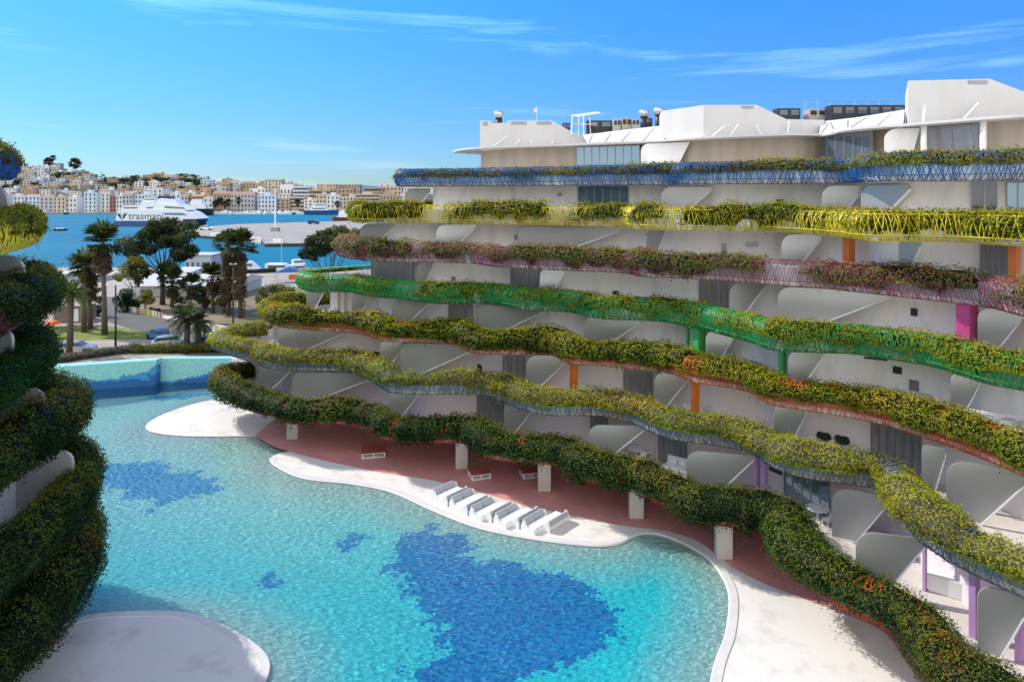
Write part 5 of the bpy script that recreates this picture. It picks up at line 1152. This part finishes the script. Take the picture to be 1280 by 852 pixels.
# ------------------------------------------------------------------ the ferry
d = 450; e = empty('ferry', PD(196, d, .2), 0., label='big white fast ferry with blue lower hull and lettering', cat='ferry'); sc = d / F
def fx(u): return (u - 196) * sc
def fz(v): return H - (v - VH) * sc - .2
def slab(name, pts, dep, y0, m_):
    m = MB(); m.plate([(fx(u), y0, fz(v)) for u, v in pts], (0, dep, 0)); return m.build(name, m_, e)
slab('hull', [(143, 283), (143, 276), (240, 276), (247, 273), (243, 280), (238, 288), (145, 288)], 17, 0, M['hull_blue'])
slab('upper_hull', [(144, 276.01), (146, 263), (150, 262.5), (226, 262), (238, 266), (248, 273.5), (246, 274.5), (240, 276.01)], 16, .5, M['hull_white'])
slab('bow', [(228, 274), (247.6, 273.6), (245, 280), (240, 288), (232, 288)], 15, .2, M['hull_dark'])
sup = slab('superstructure', [(150, 262.6), (151, 257), (174, 256.5), (175, 252), (191, 252), (193, 255), (222, 256), (233, 262.6)], 13, 2, M['hull_white'])
slab('bridge', [(190, 255.2), (193, 250), (198, 247.5), (214, 249), (222, 256.2)], 10, 3.5, M['hull_white'])
slab('funnel', [(174.5, 252.2), (176, 247), (187, 247), (189, 252.2)], 8, 4, M['hull_white'])
slab('mast', [(206, 249), (207, 236), (207.8, 236), (208.6, 249)], .8, 7, M['steel'])
slab('awning_deck', [(191, 247.6), (194, 245), (207, 245), (209, 248.2)], 7, 4.5, M['hull_dark'])
for pts in ([(152, 259), (170, 258.8), (170, 260.6), (152, 260.8)], [(181, 258.8), (189.5, 258.6), (189.5, 260.4), (181, 260.6)], [(204, 257.5), (228, 259.3), (230, 261.2), (204, 260)]): slab('window', pts, .3, 1.75, M['glass'])
slab('window', [(176, 248.4), (188, 248.4), (188.6, 250), (176, 250)], .2, 3.85, M['glass'])
slab('window', [(205, 266), (228, 266), (234, 269), (205, 268.5)], .2, .35, mat('ferry_blue_glass', (.10, .22, .36), .2))
M['letter'] = mat('ferry_letter', (.10, .13, .20), .6)
tcu = bpy.data.curves.new('lettering', 'FONT'); tcu.body = 'trasmapi'; tcu.size = 6.6; tcu.space_character = 1.02; tcu.extrude = .06; tcu.offset = .0
to = bpy.data.objects.new('lettering_tmp', tcu); COL.objects.link(to); bpy.context.view_layer.update()
me = bpy.data.meshes.new_from_object(to); bpy.data.objects.remove(to); lo_ = bpy.data.objects.new('lettering', me); COL.objects.link(lo_); me.materials.clear(); me.materials.append(M['letter'])
lo_.parent = e; lo_.location = (fx(160), .38, fz(274)); lo_.rotation_euler = (math.pi / 2, 0, 0)
m = MB()
for s in (-1, 1):
    for k_ in range(3):
        a0 = .25 + .42 * k_; pts = [(s * .25, 0), (s * (.4 + 2.9 * math.sin(a0) * .7), 3.2 + 1.2 * math.cos(a0)), (s * (.4 + 3.8 * math.sin(a0)), 3.6 + 2.2 * math.cos(a0)), (s * (.2 + 2.0 * math.sin(a0) * .7), 3.6 + 1.0 * math.cos(a0) - .9)]
        m.plate([(fx(152) + x, .36, fz(275) + z_) for x, z_ in pts], (0, .1, 0))
m.build('palm_emblem', M['letter'], e)
# yachts and small craft across the water
boat('motor_yacht', PD(402, 705, .2), 0., 36, 8, 4.5, M['hull_blue'], 'large white topped motor yacht moored off the far quay', 'yacht', None, 2)
boat('motor_yacht', PD(244, 690, .2), 3.2, 36, 9, 6.5, M['hull_dark'], 'dark hulled yacht peeping out behind the ferry bow', 'yacht', None, 2)
rng = random.Random(9)
bpro = [boat('small_boat', (0, 0, -50), 0, 10, 3.2, 1.8, M['hull_white'], 'x', cab=1), boat('small_boat', (0, 0, -50), 0, 9, 3, 1.7, M['hull_dark'], 'x', cab=1), boat('small_boat', (0, 0, -50), 0, 11, 3.4, 1.9, M['hull_white'], 'x', cab=1, mast=13)]
bl = ['small white motor boat in the far marina row', 'small dark hulled boat in the far marina row', 'white sailing boat with bare mast in the far marina']
firsts = [True] * 3; us = [u for u in np.arange(252, 500, 6.2)] + [20, 33, 60, 84]
for u in us:
    if 376 < u < 428: continue
    k_ = rng.choice([0, 0, 1, 2]); loc = PD(u + rng.uniform(-1, 1), 726 + rng.uniform(-8, 5), .2); kw = dict(label=bl[k_], cat='boat', group='small boats of the far marina'); rz = rng.choice([0, 3.14, 1.4, 1.7]) + rng.uniform(-.2, .2)
    if firsts[k_]: firsts[k_] = False; o = bpro[k_]; o.location = loc; o.rotation_euler = (0, 0, rz); tag(o, **kw)
    else: dup(bpro[k_], loc, rz, rng.uniform(.9, 1.4), **kw)
for k_ in range(3):
    if firsts[k_]:
        for c in list(bpro[k_].children): bpy.data.objects.remove(c)
        bpy.data.objects.remove(bpro[k_])
boat('small_boat', PD(76, 395, .2), .3, 7, 2.5, 1.0, M['hull_dark'], 'little dark boat alone on the open water left of the palms', cab=1)

# ------------------------------------------------------------------ the town across the harbour
RV = [(-400, 206), (-60, 205), (0, 206), (60, 206), (88, 209), (108, 219), (125, 223), (150, 223), (185, 219), (225, 219), (262, 226), (300, 231), (345, 230), (390, 236), (500, 240), (700, 243), (1400, 246)]
def hill_z(x, y):
    u = CX + F * x / y; vr = np.interp(u, [r[0] for r in RV], [r[1] for r in RV]); zr = H + (VH - vr) / F * 1120 - 4
    t = np.clip((y - 770) / 350, 0, 1.0); fall = np.clip((y - 1130) / 500, 0, 1)
    return 1.5 + (zr - 1.5) * t ** .85 - fall ** 2 * 60
gx = np.linspace(-1400, 900, 150); gy = np.linspace(770, 1600, 60); X, Y = np.meshgrid(gx, gy); Zh = hill_z(X, Y) + (vnoise(X / 30, Y / 30, 1) - .5) * 4 * np.clip((Y - 780) / 60, 0, 1)
r_, c_ = X.shape; idx = np.arange(r_ * c_).reshape(r_, c_); Qh = np.stack([idx[:-1, :-1], idx[:-1, 1:], idx[1:, 1:], idx[1:, :-1]], -1).reshape(-1, 4)
M['hill'] = mat('hill_scrub', (.17, .14, .09), .95, col2=(.035, .042, .02), vscale=.03, thr=(.42, .68))
tag(np_mesh('hill', np.c_[X.ravel(), Y.ravel(), Zh.ravel()], Qh, None, M['hill']), kind='structure')
mb = MB(); n = 24; ring = []
hx, hy = PD(441, 4200)[:2]
for j, (rr, zz) in enumerate(((420, -5), (240, 45), (110, 72), (10, 82))): ring.append([(hx + rr * 1.3 * math.cos(2 * math.pi * i / n), hy + rr * math.sin(2 * math.pi * i / n), zz) for i in range(n + 1)])
for a, b in zip(ring[:-1], ring[1:]): mb.strip(a, b)
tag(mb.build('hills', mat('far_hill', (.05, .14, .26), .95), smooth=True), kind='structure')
tone = {'white': (.70, .70, .68), 'cream': (.58, .50, .38), 'pale grey': (.48, .48, .47), 'ochre': (.48, .34, .18), 'brick red': (.32, .15, .11), 'bluish white': (.58, .66, .74), 'tan': (.44, .34, .24)}
TM = {k: mat('house_' + k.replace(' ', '_'), c, .85, var=.12, vscale=.2) for k, c in tone.items()}
M['winfar'] = mat('dark_window', (.045, .05, .06), .4); M['rooftile'] = mat('roof_tile', (.34, .17, .10), .85)
def house_body(w, dp, hh, cols, rows, rng, ww=.42, wh=.5, band=False):
    m = MB(); m.box((0, dp / 2, hh / 2 - 3), (w, dp, hh + 6)); m.box((0, dp / 2, hh + .3), (w * 1.01, dp * 1.01, .6))
    if rng.random() < .45: m.box((w * rng.uniform(-.25, .25), dp * .6, hh + 1.6), (w * .3, dp * .35, 2.6))
    for j in range(rows):
        zc = hh * (j + .5) / rows
        if band: m.box((0, -.05, zc + .2), (w * .96, .16, hh / rows * .5), 1); continue
        for i in range(cols):
            if rng.random() < .12: continue
            m.box((-w / 2 + w * (i + .5) / cols, -.03, zc), (w / cols * ww, .12, hh / rows * wh), 1)
    for j in range(rows):
        m.box((-w / 2 - .03, dp * .5, hh * (j + .5) / rows), (.12, dp * .3, hh / rows * wh), 1); m.box((w / 2 + .03, dp * .5, hh * (j + .5) / rows), (.12, dp * .3, hh / rows * wh), 1)
    return m
rng = random.Random(21)
def where(u):
    for lim, t in ((30, 'at the far left edge'), (70, 'above the white quay front'), (104, 'below the ridge palms'), (146, 'left of the ferry'), (190, 'above the ferry stern'), (236, 'above the ferry bow'), (285, 'right of the ferry'), (330, 'above the marina'), (385, 'behind the pier mast'), (440, 'above the motor yacht')):
        if u < lim: return t
    return 'beside the white block'
seen = {}
def uniq(l, grp):
    seen[l] = seen.get(l, 0) + 1; return l
# front row: hand placed, each window a part
proto_w = MB(); proto_w.box((0, 0, 0), (1.5, .16, 2.3)); wme = proto_w.build('window', M['winfar']); wmesh = wme.data; bpy.data.objects.remove(wme)
FR = [(-14, 12, 246, 'bluish white'), (12, 31, 249, 'white'), (31, 50, 249, 'bluish white'), (50, 66, 250, 'pale grey'), (66, 82, 250, 'cream'), (82, 96, 251, 'white'), (105, 121, 244.5, 'bluish white'), (121, 137, 245.5, 'white'), (137, 145, 249, 'brick red'), (145, 153, 248, 'white'), (153, 166, 247, 'pale grey'), (168, 190, 247, 'bluish white'), (191, 203, 240, 'white'), (203, 214, 249, 'cream'), (214, 226, 246, 'white'), (226, 235, 249, 'pale grey'), (235, 254, 250, 'brick red'), (254, 266, 251, 'white'), (266, 288, 246, 'tan'), (288, 318, 246, 'pale grey'), (322, 344, 248, 'bluish white'), (395, 408, 247, 'cream'), (408, 424, 248, 'white'), (424, 446, 250, 'cream'), (474, 500, 248, 'tan'), (500, 522, 247, 'white')]
for i, (u0, u1, vt, tn) in enumerate(FR):
    dd = 752 + rng.uniform(-2, 6); w = (u1 - u0) / F * dd * .985; hh = (269 - vt) / F * dd; x = ((u0 + u1) / 2 - CX) / F * dd
    e = empty('quay_house', (x, dd, 1.5), label=f"{tn} waterfront house, {'tall' if hh > 20 else 'low' if hh < 16.5 else 'mid height'}{', narrow,' if w < 11 else ', broad,' if w > 19 else ''} {where((u0 + u1) / 2)} on the quay", cat='house', group='houses along the far quay')
    m = MB(); m.box((0, 6, hh / 2), (w, 12, hh)); m.box((0, 6, hh + .35), (w * 1.02, 12.2, .7)); m.build('wall', TM[tn], e)
    if rng.random() < .5: m = MB(); m.box((w * rng.uniform(-.2, .2), 6, hh + 2.0), (w * .35, 5, 2.6)); m.build('roof_room', TM[tn], e)
    else: m = MB(); m.plate([(-w / 2, 0, hh + .7), (-w / 2, 6, hh + 2.4), (-w / 2, 12, hh + .7)], (w, 0, 0)); m.build('roof', M['rooftile'], e)
    nc, nr = max(2, int(w / 3.6)), max(3, int(hh / 4.1))
    for r in range(nr):
        for c in range(nc):
            o = bpy.data.objects.new('window', wmesh); COL.objects.link(o); o.parent = e; o.location = (-w / 2 + w * (c + .5) / nc, -.04, hh * (r + .45) / nr); o.scale = (1, 1, 1.15 if r else 1.0)
# long banded apartment fronts and blocks on the right
BG = [(345, 362, 249, 762, 'tan', 0, 4), (362, 380, 247, 766, 'cream', 1, 4), (380, 396, 250, 760, 'white', 0, 4), (386, 412, 238, 800, 'ochre', 1, 5), (412, 442, 236.5, 815, 'tan', 0, 5), (436, 476, 243, 770, 'cream', 1, 5), (455, 478, 235, 830, 'tan', 1, 5), (478, 502, 233.5, 845, 'cream', 0, 5), (350, 367, 231, 860, 'white', 0, 1), (366, 386, 234, 850, 'bluish white', 1, 5), (300, 331, 229, 950, 'tan', 0, 5), (331, 352, 224.5, 930, 'cream', 0, 6), (283, 300, 231, 940, 'pale grey', 0, 5), (270, 286, 229, 900, 'ochre', 0, 4), (262, 282, 234, 860, 'pale grey', 0, 4), (312, 331, 236, 850, 'white', 0, 4), (250, 262, 236, 840, 'ochre', 0, 3), (396, 420, 230.5, 980, 'cream', 0, 5), (424, 450, 231, 990, 'tan', 0, 5), (475, 520, 230, 960, 'white', 0, 5), (205, 220, 218, 1105, 'white', 0, 3), (246, 258, 221, 1100, 'bluish white', 0, 3), (414, 434, 237, 880, 'brick red', 0, 4)]
for u0, u1, vt, dd, tn, bd, rows in BG:
    w = (u1 - u0) / F * dd; x = ((u0 + u1) / 2 - CX) / F * dd; zb = max(1.5, float(hill_z(x, dd)) - 2); hh = H + (VH - vt) / F * dd - zb
    if hh < 4: zb = zb - (6 - hh); hh = 6
    o = house_body(w, 14, hh, max(3, int(w / 4.2)), rows, rng, band=bool(bd)).build('town_block', [TM[tn], M['winfar']]); o.location = (x, dd, zb)
    tag(o, uniq(f"{tn} town block {'with dark balcony bands' if bd else 'with rows of windows'} {where((u0 + u1) / 2)}", 0), 'apartment block', 'town blocks across the harbour')
# houses up the slope
placed = []
for i in range(2200):
    if len(placed) >= 230: break
    u = rng.uniform(-8, 400); dd = rng.uniform(775, 1125); x = (u - CX) / F * dd
    if 125 < u < 262 and dd > 960 and rng.random() < .75: continue
    w = rng.uniform(8, 17) if u < 240 else rng.uniform(10, 20); hh = rng.uniform(5, 9.5) if u < 240 else rng.uniform(6.5, 13)
    if any(abs(x - a) < (w + b) * .5 and abs(dd - c) < 13 for a, b, c in placed): continue
    placed.append((x, w, dd)); tn = rng.choice(['white', 'white', 'bluish white', 'cream', 'pale grey', 'tan', 'white', 'cream', 'ochre', 'tan'])
    st = 2 if hh < 7.5 else 3; o = house_body(w, 11, hh, max(2, int(w / 3.8)), st, rng).build('hillside_house', [TM[tn], M['winfar']]); o.location = (x, dd, float(hill_z(x, dd)) - .6); o.rotation_euler = (0, 0, rng.uniform(-.25, .35))
    tier = 'low' if dd < 860 else 'half way up' if dd < 980 else 'high' if dd < 1060 else 'at the top'
    tag(o, f"{'broad' if w > 14 else 'small'} {tn} {'two' if st == 2 else 'three'} storey hillside house {tier}, {where(u)}", 'house', 'houses on the far hillside')
# dark trees dotted over the town
def far_tree_proto(seed, tall):
    e = empty('hillside_tree', (0, 0, -80)); r = np.random.default_rng(seed)
    cl = [(r.normal(0, 2.2), r.normal(0, 2), 5 + r.normal(0, 1.3) + (i * 1.8 if tall else 0), 2.5 if not tall else 2.6 - i * .35) for i in range(6)]
    if tall: cl = [(c[0] * .25, c[1] * .25, c[2] - 2, c[3]) for c in cl]
    V, Q, C = clump_leaves(cl, .9, [(.010, .020, .010, 3), (.022, .034, .014, 3), (.04, .05, .018, 1)], r, 1.2); np_mesh('crown', V, Q, C, M['leaf'], e)
    m = MB(); m.tube([(0, 0, -1), (0, 0, 5)], [.5, .3], 6); m.build('trunk', M['bark'], e); return e
protos = [far_tree_proto(1, False), far_tree_proto(2, False), far_tree_proto(3, True)]; ft = [True] * 3
tl = ['round dark tree among the houses', 'spreading dark tree among the houses', 'slim dark cypress among the houses']
for i in range(150):
    u = rng.uniform(-5, 330); dd = rng.uniform(800, 1125)
    if i < 70: u = rng.uniform(125, 262); dd = rng.uniform(970, 1125)
    x = (u - CX) / F * dd
    if any(abs(x - a) < b * .45 and abs(dd - c) < 8 for a, b, c in placed): continue
    k_ = rng.choice([0, 0, 1, 1, 2]); s = rng.uniform(.7, 1.35); loc = (x, dd, float(hill_z(x, dd)) - .5); kw = dict(label=f"{tl[k_]}{' high' if dd > 1000 else ''} on the hill, {where(u)}", cat='tree', group='trees on the far hillside')
    if ft[k_]: ft[k_] = False; protos[k_].location = loc; tag(protos[k_], **kw)
    else: dup(protos[k_], loc, rng.uniform(0, 6), s, **kw)
for i, (u, vb, vt, r) in enumerate(((94, 216, 205, 9), (66, 211, 198, 5), (60, 212, 203, 7))):
    dd = 1105; x = (u - CX) / F * dd; z0 = float(hill_z(x, dd)) - 2; fan_palm('ridge_palm', ['big palm on the ridge against the sky', 'slender tall palm on the ridge, second from left', 'dark palm on the ridge, leftmost of three'][i], (x, dd, z0), H + (VH - vt) / F * dd - z0, r * dd / F * .9, 80 + i, 'palms on the far ridge', .3)
for i, u in enumerate((268, 272, 276, 281, 285, 298, 422, 372)):
    dd = 742; fan_palm('quay_palm', f"palm on the far quay, {['first', 'second', 'third', 'fourth', 'fifth', 'sixth', 'last', 'seventh'][i]} from the left in its row", PD(u, dd, 1.5), 9 + (i % 3) * 2, 4.0, 90 + i, 'palms along the far quay', .6)
